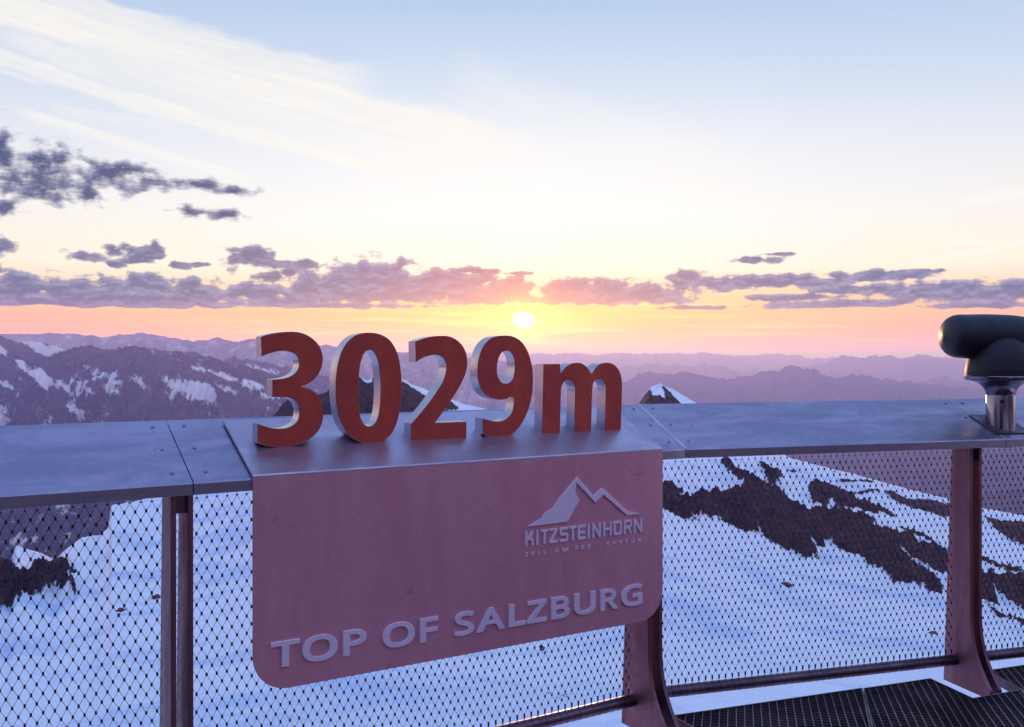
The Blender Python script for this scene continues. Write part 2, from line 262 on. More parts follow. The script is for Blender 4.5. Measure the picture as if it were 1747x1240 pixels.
    '2': [[(-1.1565,1.5201),(-1.151,1.522),(-1.1448,1.5243),(-1.1382,1.5267),(-1.1314,1.529),(-1.1249,1.531),(-1.1186,1.5327),(-1.1123,1.5342),(-1.106,1.5355),(-1.0996,1.5367),(-1.0929,1.5377),(-1.0859,1.5387),(-1.0785,1.5395),(-1.0711,1.5402),(-1.0637,1.5407),(-1.0566,1.541),(-1.0497,1.5412),(-1.0431,1.5413),(-1.0365,1.5411),(-1.0302,1.5407),(-1.0239,1.5399),(-1.0179,1.5387),(-1.012,1.5372),(-1.0063,1.5353),(-1.0007,1.5331),(-0.9951,1.5304),(-0.9894,1.5272),(-0.9837,1.5235),(-0.9781,1.5194),(-0.9728,1.5151),(-0.9681,1.5106),(-0.964,1.5059),(-0.9602,1.5009),(-0.9569,1.4958),(-0.954,1.4905),(-0.9514,1.485),(-0.9492,1.4794),(-0.9475,1.4736),(-0.9461,1.4677),(-0.945,1.4617),(-0.9443,1.4558),(-0.9438,1.4499),(-0.9437,1.444),(-0.9439,1.4382),(-0.9443,1.4323),(-0.9451,1.4265),(-0.9462,1.4206),(-0.9476,1.4148),(-0.9493,1.4089),(-0.9513,1.4031),(-0.9535,1.3972),(-0.956,1.3914),(-0.9587,1.3856),(-0.9617,1.3798),(-0.9648,1.374),(-0.9681,1.3682),(-0.9716,1.3624),(-0.9752,1.3566),(-0.979,1.3509),(-0.9829,1.3451),(-0.9868,1.3394),(-0.9908,1.3336),(-0.995,1.3278),(-0.9991,1.322),(-1.0033,1.3163),(-1.0075,1.3107),(-1.0116,1.3053),(-1.0157,1.2998),(-1.0198,1.2945),(-1.0239,1.2893),(-1.028,1.2841),(-1.0322,1.279),(-1.0364,1.2738),(-1.0406,1.2688),(-1.0446,1.264),(-1.0484,1.2594),(-1.052,1.2551),(-1.0554,1.2511),(-1.0587,1.2472),(-1.0618,1.2436),(-1.0647,1.2402),(-1.0681,1.2362),(-1.0713,1.2325),(-1.0742,1.2292),(-1.0768,1.2262),(-0.9472,1.2258),(-0.9472,1.1621),(-1.1742,1.1637),(-1.173,1.2273),(-1.1688,1.2315),(-1.1641,1.2362),(-1.1591,1.2413),(-1.1539,1.2466),(-1.1486,1.252),(-1.1433,1.2575),(-1.1378,1.2633),(-1.1322,1.2692),(-1.1265,1.2753),(-1.1209,1.2813),(-1.1152,1.2875),(-1.1095,1.2938),(-1.1038,1.3001),(-1.0983,1.3064),(-1.0929,1.3128),(-1.0878,1.3192),(-1.0828,1.3256),(-1.0779,1.3321),(-1.0733,1.3384),(-1.0687,1.3446),(-1.0643,1.3505),(-1.0599,1.3562),(-1.0558,1.3618),(-1.0519,1.3674),(-1.0484,1.373),(-1.0454,1.3788),(-1.0426,1.3847),(-1.0402,1.3905),(-1.0381,1.3962),(-1.0362,1.4018),(-1.0346,1.4071),(-1.0332,1.4124),(-1.0322,1.4175),(-1.0315,1.4224),(-1.0313,1.427),(-1.0317,1.4325),(-1.0327,1.4376),(-1.0342,1.4424),(-1.0362,1.4469),(-1.0387,1.4513),(-1.0416,1.4555),(-1.0449,1.4593),(-1.0484,1.4625),(-1.0534,1.4657),(-1.0588,1.468),(-1.0647,1.4697),(-1.0694,1.4706),(-1.0743,1.4711),(-1.0794,1.4713),(-1.0849,1.4711),(-1.0894,1.4707),(-1.0942,1.47),(-1.0991,1.4691),(-1.1041,1.4681),(-1.1089,1.4668),(-1.1137,1.4654),(-1.1186,1.4638),(-1.1234,1.462),(-1.1282,1.4601),(-1.1328,1.4579),(-1.1374,1.4555),(-1.1421,1.4527),(-1.1466,1.4499),(-1.1508,1.4472),(-1.1545,1.4448)]],
    '9': [[(-0.7862,1.545),(-0.7779,1.5452),(-0.7698,1.5451),(-0.7618,1.5446),(-0.754,1.5437),(-0.7464,1.5421),(-0.7388,1.5398),(-0.7314,1.537),(-0.7241,1.5337),(-0.7171,1.5298),(-0.7106,1.5254),(-0.7045,1.5204),(-0.6987,1.5147),(-0.6933,1.5086),(-0.6882,1.502),(-0.6835,1.4952),(-0.6792,1.4879),(-0.6752,1.4801),(-0.6716,1.4721),(-0.6683,1.4637),(-0.6654,1.4552),(-0.6627,1.4464),(-0.6603,1.4372),(-0.6583,1.4279),(-0.6567,1.4186),(-0.6553,1.4093),(-0.6544,1.4001),(-0.6539,1.3909),(-0.6537,1.3818),(-0.6537,1.3726),(-0.654,1.3634),(-0.6543,1.3543),(-0.6549,1.3453),(-0.6558,1.3362),(-0.6569,1.3271),(-0.6585,1.3177),(-0.6606,1.3079),(-0.6631,1.2977),(-0.666,1.2875),(-0.669,1.2776),(-0.6722,1.2684),(-0.6754,1.2601),(-0.6788,1.2524),(-0.6824,1.2451),(-0.6862,1.238),(-0.6903,1.2309),(-0.6948,1.2239),(-0.6996,1.2169),(-0.7047,1.2101),(-0.7099,1.2037),(-0.7151,1.1977),(-0.7203,1.1922),(-0.7257,1.187),(-0.7311,1.1823),(-0.7365,1.178),(-0.7419,1.1742),(-0.7472,1.1711),(-0.7524,1.1684),(-0.7576,1.1662),(-0.7629,1.1645),(-0.7685,1.163),(-0.7744,1.1618),(-0.7804,1.161),(-0.7865,1.1606),(-0.7929,1.1605),(-0.7993,1.1606),(-0.8061,1.161),(-0.8132,1.1618),(-0.8204,1.1629),(-0.8275,1.164),(-0.8342,1.1651),(-0.8408,1.1663),(-0.8474,1.1676),(-0.8538,1.1689),(-0.8595,1.1702),(-0.8644,1.1713),(-0.8727,1.1737),(-0.8782,1.1756),(-0.8782,1.2355),(-0.8734,1.2341),(-0.868,1.2325),(-0.8622,1.2309),(-0.8558,1.2292),(-0.8503,1.2278),(-0.8443,1.2262),(-0.838,1.2247),(-0.8317,1.2234),(-0.8255,1.2225),(-0.8194,1.222),(-0.8131,1.2218),(-0.8069,1.2218),(-0.8008,1.2223),(-0.795,1.2233),(-0.7893,1.2249),(-0.7837,1.227),(-0.7783,1.2295),(-0.7732,1.2324),(-0.7685,1.2355),(-0.7643,1.2389),(-0.7604,1.2427),(-0.7568,1.2468),(-0.7537,1.2511),(-0.7508,1.2556),(-0.7484,1.2604),(-0.7463,1.2655),(-0.7446,1.2709),(-0.7431,1.2763),(-0.7419,1.2818),(-0.741,1.2875),(-0.7405,1.2935),(-0.7402,1.2994),(-0.74,1.305),(-0.7397,1.31),(-0.7443,1.3116),(-0.7497,1.3133),(-0.7553,1.3138),(-0.7607,1.312),(-0.7663,1.3089),(-0.773,1.3063),(-0.7777,1.3051),(-0.7829,1.304),(-0.7884,1.303),(-0.7939,1.3023),(-0.7993,1.302),(-0.8045,1.3021),(-0.8096,1.3026),(-0.8148,1.3033),(-0.82,1.3043),(-0.8255,1.3057),(-0.8315,1.3072),(-0.8378,1.3091),(-0.8441,1.3113),(-0.8503,1.3137),(-0.8558,1.3164),(-0.8608,1.3193),(-0.8654,1.3224),(-0.8696,1.3257),(-0.8736,1.3294),(-0.8773,1.3335),(-0.8808,1.3381),(-0.8841,1.343),(-0.8871,1.3483),(-0.8898,1.3538),(-0.8923,1.3597),(-0.8944,1.3658),(-0.8962,1.3723),(-0.8978,1.3791),(-0.899,1.386),(-0.8999,1.393),(-0.9005,1.4002),(-0.9007,1.4076),(-0.9007,1.4152),(-0.9004,1.4227),(-0.8999,1.4298),(-0.8993,1.4367),(-0.8985,1.4434),(-0.8974,1.4499),(-0.896,1.4564),(-0.8944,1.463),(-0.8924,1.4698),(-0.8902,1.4767),(-0.8877,1.4835),(-0.8848,1.4901),(-0.8816,1.4963),(-0.878,1.5021),(-0.874,1.5077),(-0.8698,1.5129),(-0.8651,1.5178),(-0.8601,1.5223),(-0.8549,1.5265),(-0.8493,1.5303),(-0.8434,1.5338),(-0.8369,1.5368),(-0.8299,1.5393),(-0.8219,1.5413),(-0.8132,1.5428),(-0.804,1.5439),(-0.7949,1.5446)],[(-0.7774,1.4869),(-0.7832,1.4857),(-0.7893,1.4835),(-0.795,1.4798),(-0.798,1.4766),(-0.8008,1.4728),(-0.8035,1.4685),(-0.806,1.4639),(-0.8081,1.4592),(-0.8099,1.4542),(-0.8114,1.4488),(-0.8127,1.4433),(-0.8138,1.4379),(-0.8146,1.4331),(-0.8154,1.428),(-0.8159,1.4235),(-0.8161,1.4192),(-0.8159,1.4144),(-0.8157,1.4101),(-0.8153,1.4055),(-0.8146,1.4009),(-0.8137,1.3963),(-0.8125,1.392),(-0.8104,1.3868),(-0.8079,1.3818),(-0.8049,1.3771),(-0.8015,1.3732),(-0.7963,1.3688),(-0.7902,1.3655),(-0.784,1.3635),(-0.7774,1.3631),(-0.7705,1.3641),(-0.7641,1.3662),(-0.7598,1.3687),(-0.7557,1.3719),(-0.7519,1.3756),(-0.7486,1.3799),(-0.7463,1.3838),(-0.7443,1.3881),(-0.7425,1.3928),(-0.741,1.3976),(-0.7397,1.4025),(-0.7386,1.4075),(-0.7377,1.4128),(-0.7371,1.4181),(-0.7367,1.4235),(-0.7366,1.4289),(-0.7367,1.4343),(-0.7371,1.4398),(-0.7377,1.4453),(-0.7386,1.4505),(-0.7397,1.4553),(-0.7414,1.4608),(-0.7435,1.4657),(-0.7459,1.4702),(-0.7486,1.4742),(-0.7526,1.4786),(-0.7571,1.4821),(-0.7619,1.4847),(-0.7694,1.4869)]],
    'm': [[(-0.6051,1.4367),(-0.5277,1.437),(-0.5241,1.4008),(-0.5217,1.4038),(-0.5189,1.4073),(-0.516,1.411),(-0.5129,1.4146),(-0.5097,1.4179),(-0.5063,1.4207),(-0.5028,1.4234),(-0.4992,1.4258),(-0.4954,1.4281),(-0.4915,1.4302),(-0.4874,1.4322),(-0.4832,1.4341),(-0.4788,1.4358),(-0.4743,1.4373),(-0.4696,1.4385),(-0.4646,1.4395),(-0.4594,1.4402),(-0.4541,1.4408),(-0.4488,1.441),(-0.4438,1.4411),(-0.4392,1.4409),(-0.4347,1.4405),(-0.4303,1.4398),(-0.426,1.4388),(-0.4216,1.4374),(-0.4171,1.4356),(-0.4124,1.4334),(-0.4078,1.4309),(-0.4034,1.4282),(-0.3993,1.4252),(-0.3954,1.4218),(-0.3917,1.4179),(-0.3883,1.4139),(-0.3852,1.4102),(-0.3824,1.407),(-0.3788,1.4029),(-0.3761,1.3999),(-0.3738,1.3972),(-0.3715,1.4004),(-0.3689,1.4041),(-0.3655,1.4083),(-0.363,1.4114),(-0.3603,1.4148),(-0.3573,1.4183),(-0.354,1.4218),(-0.3504,1.4249),(-0.3464,1.4277),(-0.3422,1.4305),(-0.3376,1.433),(-0.3327,1.4352),(-0.3276,1.437),(-0.3219,1.4383),(-0.3157,1.4393),(-0.3093,1.44),(-0.303,1.4404),(-0.2969,1.4405),(-0.2913,1.4404),(-0.2857,1.44),(-0.2803,1.4393),(-0.2751,1.4382),(-0.2699,1.4367),(-0.265,1.4347),(-0.2601,1.4322),(-0.2554,1.4294),(-0.2509,1.4262),(-0.2467,1.4227),(-0.2426,1.4189),(-0.2388,1.4147),(-0.2352,1.4103),(-0.2319,1.4057),(-0.2291,1.401),(-0.2267,1.3962),(-0.2248,1.3913),(-0.2233,1.3863),(-0.222,1.3812),(-0.2209,1.3762),(-0.22,1.3711),(-0.2194,1.3657),(-0.219,1.3605),(-0.2187,1.3556),(-0.2185,1.3515),(-0.2183,1.3462),(-0.2184,1.3424),(-0.2185,1.3391),(-0.2252,1.1582),(-0.3077,1.1604),(-0.3019,1.3253),(-0.302,1.3291),(-0.302,1.3335),(-0.3021,1.3381),(-0.3024,1.3426),(-0.3031,1.3467),(-0.3046,1.3511),(-0.3066,1.3551),(-0.3089,1.3588),(-0.3115,1.3621),(-0.3154,1.3661),(-0.3198,1.3695),(-0.3245,1.372),(-0.3298,1.3736),(-0.3354,1.3743),(-0.3409,1.3741),(-0.3462,1.373),(-0.3514,1.371),(-0.356,1.3682),(-0.3589,1.3656),(-0.3614,1.3626),(-0.3636,1.3592),(-0.3655,1.3553),(-0.3668,1.3517),(-0.3678,1.3476),(-0.3687,1.3433),(-0.3694,1.3392),(-0.37,1.3357),(-0.3704,1.3309),(-0.3704,1.327),(-0.3704,1.3236),(-0.376,1.1564),(-0.4593,1.1587),(-0.4541,1.3253),(-0.4543,1.3284),(-0.4544,1.3321),(-0.4546,1.3359),(-0.455,1.3397),(-0.4556,1.3432),(-0.4568,1.3473),(-0.4583,1.3512),(-0.4601,1.3549),(-0.4622,1.3583),(-0.4654,1.3624),(-0.4691,1.366),(-0.4732,1.3689),(-0.4778,1.3712),(-0.4828,1.3727),(-0.4878,1.3733),(-0.4928,1.3728),(-0.4978,1.3713),(-0.5024,1.369),(-0.5064,1.3662),(-0.5101,1.3626),(-0.5133,1.3585),(-0.5155,1.3552),(-0.5174,1.3516),(-0.5191,1.3476),(-0.5205,1.3429),(-0.5213,1.3383),(-0.522,1.3329),(-0.5224,1.3273),(-0.5227,1.3221),(-0.523,1.3177),(-0.5234,1.3126),(-0.5236,1.309),(-0.5238,1.3059),(-0.5277,1.1584),(-0.6122,1.1609)]],
}
EMBLEM = [(-0.7786,0.8463),(-0.718,0.8699),(-0.7031,0.8887),(-0.6675,0.9027),(-0.6505,0.9247),(-0.643,0.935),(-0.5566,1.0128),(-0.4799,0.9355),(-0.4379,0.9631),(-0.3151,0.8633),(-0.2499,0.8462),(-0.3192,0.8467),(-0.4339,0.9362),(-0.4739,0.9089),(-0.5616,0.9917),(-0.5671,0.9599),(-0.5585,0.9409),(-0.5468,0.9236),(-0.6029,0.8477)]
TOP_LINE = [('T', -1.734, -1.6407), ('O', -1.6324, -1.5136), ('P', -1.4948, -1.4122), ('O', -1.3546, -1.2356), ('F', -1.2161, -1.1458), ('S', -1.0818, -1.0048), ('A', -0.9946, -0.8765), ('L', -0.8599, -0.7876), ('Z', -0.781, -0.6965), ('B', -0.6761, -0.5927), ('U', -0.5712, -0.471), ('R', -0.4486, -0.362), ('G', -0.3462, -0.2408)]
NAME_LINE = [('K', -0.7895, -0.753), ('I', -0.742, -0.7328), ('T', -0.7217, -0.6882), ('Z', -0.6825, -0.6475), ('S', -0.6373, -0.5991), ('T', -0.5933, -0.5605), ('E', -0.5539, -0.5175), ('I', -0.5084, -0.4966), ('N', -0.4859, -0.4459), ('H', -0.4339, -0.3934), ('O', -0.384, -0.3441), ('R', -0.3329, -0.2942), ('N', -0.2837, -0.2422)]
PLACE_LINE = [('Z', -0.7895, -0.7768), ('E', -0.7622, -0.7493), ('L', -0.7328, -0.7209), ('L', -0.7076, -0.6956), ('A', -0.6581, -0.6373), ('M', -0.624, -0.5979), ('S', -0.5655, -0.5507), ('E', -0.5371, -0.5226), ('E', -0.5068, -0.4926), ('K', -0.4177, -0.4043), ('A', -0.3872, -0.3688), ('P', -0.3544, -0.34), ('R', -0.3255, -0.3109), ('U', -0.2963, -0.2803), ('N', -0.2626, -0.2435)]
GLYPHS = {
    'T': [[(0.156,0.0),(0.156,0.426),(0.007,0.426),(0.007,0.48),(0.366,0.48),(0.366,0.426),(0.217,0.426),(0.217,0.0)]],
    'O': [[(0.263,-0.007),(0.227,-0.005),(0.194,0.001),(0.165,0.011),(0.139,0.024),(0.116,0.041),(0.096,0.061),(0.079,0.084),(0.065,0.111),(0.055,0.14),(0.047,0.171),(0.042,0.205),(0.041,0.241),(0.042,0.277),(0.047,0.31),(0.055,0.341),(0.065,0.37),(0.079,0.396),(0.096,0.419),(0.116,0.439),(0.139,0.456),(0.165,0.47),(0.195,0.479),(0.227,0.485),(0.263,0.487),(0.298,0.485),(0.329,0.479),(0.358,0.47),(0.384,0.456),(0.407,0.44),(0.427,0.42),(0.444,0.397),(0.458,0.37),(0.469,0.341),(0.477,0.31),(0.482,0.277),(0.484,0.24),(0.482,0.204),(0.477,0.171),(0.469,0.139),(0.458,0.11),(0.444,0.084),(0.427,0.061),(0.407,0.041),(0.384,0.024),(0.358,0.011),(0.329,0.001),(0.297,-0.005)],[(0.263,0.046),(0.301,0.049),(0.333,0.059),(0.361,0.075),(0.382,0.098),(0.399,0.126),(0.41,0.159),(0.417,0.198),(0.42,0.24),(0.417,0.283),(0.41,0.321),(0.399,0.354),(0.382,0.382),(0.361,0.405),(0.334,0.421),(0.301,0.431),(0.263,0.434),(0.225,0.431),(0.193,0.421),(0.165,0.405),(0.143,0.382),(0.126,0.354),(0.114,0.321),(0.107,0.283),(0.105,0.24),(0.107,0.198),(0.114,0.159),(0.126,0.126),(0.143,0.098),(0.165,0.075),(0.192,0.059),(0.225,0.049)]],
    'P': [[(0.065,0.0),(0.065,0.48),(0.192,0.48),(0.236,0.477),(0.273,0.47),(0.304,0.459),(0.329,0.443),(0.348,0.422),(0.361,0.398),(0.369,0.37),(0.372,0.338),(0.371,0.319),(0.368,0.3),(0.362,0.282),(0.354,0.264),(0.344,0.248),(0.33,0.233),(0.314,0.22),(0.294,0.208),(0.272,0.199),(0.245,0.192),(0.215,0.188),(0.181,0.187),(0.126,0.187),(0.126,0.0)],[(0.126,0.238),(0.174,0.238),(0.206,0.24),(0.234,0.244),(0.257,0.251),(0.276,0.261),(0.291,0.274),(0.301,0.29),(0.308,0.311),(0.31,0.336),(0.308,0.357),(0.302,0.376),(0.293,0.392),(0.28,0.405),(0.263,0.415),(0.242,0.422),(0.216,0.426),(0.187,0.428),(0.126,0.428)]],
    'F': [[(0.065,0.0),(0.065,0.48),(0.333,0.48),(0.333,0.426),(0.126,0.426),(0.126,0.257),(0.32,0.257),(0.32,0.203),(0.126,0.203),(0.126,0.0)]],
    'S': [[(0.166,-0.007),(0.146,-0.006),(0.127,-0.005),(0.109,-0.003),(0.091,-0.001),(0.075,0.003),(0.06,0.007),(0.046,0.011),(0.034,0.016),(0.034,0.074),(0.047,0.069),(0.061,0.064),(0.077,0.059),(0.094,0.054),(0.112,0.051),(0.131,0.048),(0.15,0.046),(0.169,0.046),(0.194,0.047),(0.216,0.051),(0.234,0.057),(0.249,0.066),(0.261,0.078),(0.27,0.091),(0.275,0.106),(0.277,0.123),(0.276,0.134),(0.274,0.145),(0.271,0.154),(0.267,0.163),(0.261,0.17),(0.253,0.178),(0.243,0.185),(0.232,0.192),(0.219,0.199),(0.203,0.207),(0.184,0.214),(0.164,0.222),(0.135,0.233),(0.11,0.246),(0.089,0.261),(0.072,0.276),(0.058,0.294),(0.048,0.314),(0.042,0.338),(0.04,0.364),(0.042,0.382),(0.045,0.4),(0.051,0.415),(0.06,0.429),(0.07,0.442),(0.083,0.454),(0.097,0.463),(0.114,0.471),(0.132,0.478),(0.151,0.483),(0.172,0.485),(0.193,0.486),(0.213,0.486),(0.231,0.484),(0.249,0.482),(0.266,0.479),(0.282,0.475),(0.297,0.47),(0.312,0.465),(0.326,0.459),(0.307,0.408),(0.294,0.413),(0.281,0.418),(0.267,0.422),(0.253,0.426),(0.238,0.429),(0.223,0.431),(0.208,0.433),(0.192,0.433),(0.171,0.432),(0.153,0.428),(0.137,0.422),(0.124,0.414),(0.114,0.404),(0.107,0.392),(0.103,0.378),(0.101,0.363),(0.102,0.352),(0.104,0.341),(0.107,0.332),(0.111,0.323),(0.117,0.315),(0.125,0.308),(0.134,0.301),(0.144,0.294),(0.157,0.288),(0.171,0.281),(0.188,0.274),(0.206,0.267),(0.227,0.259),(0.245,0.251),(0.262,0.242),(0.278,0.233),(0.291,0.224),(0.303,0.214),(0.314,0.203),(0.322,0.191),(0.329,0.178),(0.333,0.163),(0.336,0.146),(0.337,0.128),(0.334,0.098),(0.326,0.072),(0.311,0.048),(0.291,0.029),(0.266,0.013),(0.236,0.002),(0.203,-0.004)]],
    'A': [[(0.0,0.0),(0.187,0.482),(0.242,0.482),(0.428,0.0),(0.366,0.0),(0.308,0.148),(0.118,0.148),(0.061,0.0)],[(0.138,0.202),(0.29,0.202),(0.236,0.347),(0.214,0.419),(0.211,0.409),(0.209,0.399),(0.206,0.388),(0.193,0.347)]],
    'L': [[(0.065,0.0),(0.065,0.48),(0.126,0.48),(0.126,0.054),(0.335,0.054),(0.335,0.0)]],
    'Z': [[(0.026,0.0),(0.026,0.046),(0.278,0.426),(0.034,0.426),(0.034,0.48),(0.351,0.48),(0.351,0.434),(0.099,0.054),(0.358,0.054),(0.358,0.0)]],
    'B': [[(0.065,0.0),(0.065,0.48),(0.202,0.48),(0.244,0.478),(0.281,0.473),(0.312,0.465),(0.338,0.453),(0.358,0.437),(0.373,0.417),(0.381,0.391),(0.384,0.361),(0.383,0.34),(0.378,0.322),(0.371,0.305),(0.361,0.29),(0.348,0.278),(0.332,0.268),(0.314,0.26),(0.293,0.255),(0.293,0.251),(0.308,0.248),(0.322,0.244),(0.335,0.24),(0.348,0.234),(0.359,0.227),(0.369,0.218),(0.378,0.209),(0.386,0.197),(0.392,0.185),(0.397,0.17),(0.399,0.154),(0.4,0.136),(0.397,0.106),(0.389,0.079),(0.375,0.055),(0.356,0.036),(0.331,0.02),(0.303,0.009),(0.27,0.002),(0.234,0.0)],[(0.126,0.275),(0.214,0.275),(0.243,0.277),(0.266,0.28),(0.285,0.286),(0.299,0.295),(0.309,0.306),(0.316,0.32),(0.32,0.336),(0.322,0.354),(0.32,0.372),(0.315,0.388),(0.306,0.401),(0.294,0.411),(0.278,0.418),(0.258,0.424),(0.233,0.427),(0.205,0.428),(0.126,0.428)],[(0.126,0.051),(0.222,0.051),(0.252,0.053),(0.276,0.057),(0.296,0.065),(0.311,0.076),(0.322,0.089),(0.33,0.105),(0.334,0.122),(0.336,0.141),(0.334,0.159),(0.329,0.175),(0.321,0.189),(0.31,0.202),(0.294,0.212),(0.274,0.219),(0.248,0.224),(0.218,0.225),(0.126,0.225)]],
    'U': [[(0.243,-0.007),(0.201,-0.004),(0.164,0.005),(0.133,0.021),(0.107,0.042),(0.087,0.068),(0.072,0.098),(0.063,0.133),(0.06,0.171),(0.06,0.48),(0.121,0.48),(0.121,0.169),(0.123,0.141),(0.129,0.117),(0.138,0.096),(0.152,0.078),(0.17,0.064),(0.191,0.054),(0.217,0.048),(0.246,0.046),(0.277,0.048),(0.303,0.054),(0.324,0.065),(0.341,0.08),(0.354,0.099),(0.363,0.12),(0.368,0.143),(0.37,0.169),(0.37,0.48),(0.43,0.48),(0.43,0.169),(0.429,0.145),(0.425,0.122),(0.418,0.1),(0.41,0.08),(0.398,0.061),(0.384,0.044),(0.368,0.029),(0.348,0.016),(0.326,0.006),(0.301,-0.001),(0.274,-0.005)]],
    'R': [[(0.065,0.0),(0.065,0.48),(0.197,0.48),(0.239,0.477),(0.275,0.471),(0.305,0.46),(0.329,0.446),(0.348,0.426),(0.361,0.403),(0.369,0.375),(0.372,0.343),(0.371,0.325),(0.369,0.308),(0.364,0.293),(0.358,0.279),(0.35,0.267),(0.342,0.256),(0.332,0.247),(0.322,0.239),(0.311,0.232),(0.3,0.225),(0.288,0.22),(0.276,0.215),(0.408,0.0),(0.337,0.0),(0.221,0.198),(0.126,0.198),(0.126,0.0)],[(0.126,0.249),(0.197,0.249),(0.225,0.251),(0.248,0.255),(0.267,0.262),(0.283,0.272),(0.294,0.285),(0.303,0.301),(0.308,0.319),(0.31,0.34),(0.308,0.362),(0.303,0.381),(0.294,0.396),(0.281,0.407),(0.265,0.416),(0.245,0.422),(0.222,0.426),(0.194,0.427),(0.126,0.427)]],
    'G': [[(0.271,-0.007),(0.235,-0.005),(0.202,0.001),(0.172,0.01),(0.145,0.023),(0.121,0.04),(0.1,0.059),(0.082,0.082),(0.067,0.108),(0.056,0.137),(0.048,0.169),(0.043,0.203),(0.041,0.24),(0.043,0.276),(0.048,0.31),(0.058,0.341),(0.071,0.37),(0.087,0.396),(0.107,0.419),(0.129,0.439),(0.155,0.456),(0.185,0.469),(0.217,0.479),(0.252,0.484),(0.289,0.486),(0.309,0.486),(0.329,0.484),(0.347,0.482),(0.366,0.479),(0.383,0.475),(0.4,0.47),(0.417,0.464),(0.433,0.458),(0.41,0.406),(0.397,0.411),(0.383,0.416),(0.368,0.421),(0.352,0.425),(0.336,0.429),(0.32,0.431),(0.303,0.433),(0.286,0.433),(0.245,0.43),(0.21,0.42),(0.178,0.404),(0.152,0.381),(0.131,0.353),(0.116,0.32),(0.107,0.282),(0.104,0.24),(0.105,0.212),(0.109,0.186),(0.114,0.161),(0.123,0.139),(0.133,0.118),(0.146,0.1),(0.162,0.084),(0.181,0.07),(0.202,0.059),(0.226,0.052),(0.254,0.047),(0.285,0.046),(0.3,0.046),(0.314,0.047),(0.327,0.048),(0.338,0.049),(0.349,0.051),(0.36,0.053),(0.369,0.055),(0.379,0.057),(0.379,0.199),(0.273,0.199),(0.273,0.253),(0.439,0.253),(0.439,0.018),(0.42,0.012),(0.4,0.007),(0.38,0.003),(0.361,-0.001),(0.34,-0.003),(0.318,-0.005),(0.295,-0.006)]],
    'E': [[(0.065,0.0),(0.065,0.48),(0.333,0.48),(0.333,0.426),(0.126,0.426),(0.126,0.277),(0.321,0.277),(0.321,0.224),(0.126,0.224),(0.126,0.053),(0.333,0.053),(0.333,0.0)]],
    'K': [[(0.065,0.0),(0.065,0.48),(0.126,0.48),(0.126,0.243),(0.208,0.334),(0.338,0.48),(0.408,0.48),(0.218,0.271),(0.416,0.0),(0.345,0.0),(0.175,0.229),(0.126,0.186),(0.126,0.0)]],
    'M': [[(0.065,0.0),(0.065,0.48),(0.154,0.48),(0.302,0.087),(0.305,0.087),(0.455,0.48),(0.544,0.48),(0.544,0.0),(0.484,0.0),(0.484,0.295),(0.484,0.312),(0.485,0.33),(0.485,0.347),(0.486,0.364),(0.489,0.42),(0.486,0.42),(0.326,0.0),(0.277,0.0),(0.119,0.42),(0.116,0.42),(0.117,0.409),(0.118,0.396),(0.119,0.381),(0.12,0.364),(0.12,0.347),(0.121,0.328),(0.121,0.31),(0.121,0.291),(0.121,0.0)]],
    'N': [[(0.065,0.0),(0.065,0.48),(0.135,0.48),(0.391,0.083),(0.394,0.083),(0.389,0.209),(0.389,0.48),(0.445,0.48),(0.445,0.0),(0.375,0.0),(0.118,0.398),(0.116,0.398),(0.119,0.34),(0.12,0.322),(0.12,0.304),(0.121,0.286),(0.121,0.268),(0.121,0.0)]],
}
HAZE_D = 9e-5

# ------------------------------------------------------------------ materials
MATS = {}


def new_mat(name):
    m = bpy.data.materials.new(name); m.use_nodes = True
    t = NT(m.node_tree); p = m.node_tree.nodes['Principled BSDF']
    MATS[name] = m
    return m, t, p


def obj_co(t):
    return t.new('ShaderNodeTexCoord').outputs['Object']


def add_bump(t, p, h, strength, dist):
    b = t.new('ShaderNodeBump'); b.inputs['Strength'].default_value = strength; b.inputs['Distance'].default_value = dist
    t.l.new(h, b.inputs['Height']); t.l.new(b.outputs[0], p.inputs['Normal'])


def metal(name, base, dirt, rough, stretch=(1, 1, 1), bump=0.05, metallic=1.0, spots=0.5, brushed=(6, 6, 300)):
    """weathered steel: brushed grain, cloudy stains, darker drips and spots"""
    m, t, p = new_mat(name)
    co = obj_co(t)
    big = t.noise(t.vmath('MULTIPLY', co, stretch), 3.2, 6, 0.62, 0.6)
    fine = t.noise(co, 26.0, 6, 0.7)
    grain = t.noise(t.vmath('MULTIPLY', co, brushed), 1.0, 2, 0.5)
    spot = t.noise(co, 9.0, 5, 0.65, 1.2)
    f = t.smooth(t.math('ADD', t.math('MULTIPLY', big, 0.75), t.math('MULTIPLY', fine, 0.25)), 0.38, 0.66)
    c = t.mix(f, dirt, base)
    c = t.mix(t.math('MULTIPLY', t.smooth(spot, 0.64, 0.74), spots), c, tuple(x * 0.45 for x in dirt[:3]) + (1,))
    t.l.new(c, p.inputs['Base Color'])
    p.inputs['Metallic'].default_value = metallic
    r = t.math('ADD', t.math('MULTIPLY', f, -0.12), t.math('ADD', t.math('MULTIPLY', grain, 0.1), rough + 0.04))
    t.l.new(r, p.inputs['Roughness'])
    add_bump(t, p, t.math('ADD', grain, t.math('MULTIPLY', fine, 0.8)), bump, 0.002)
    return m


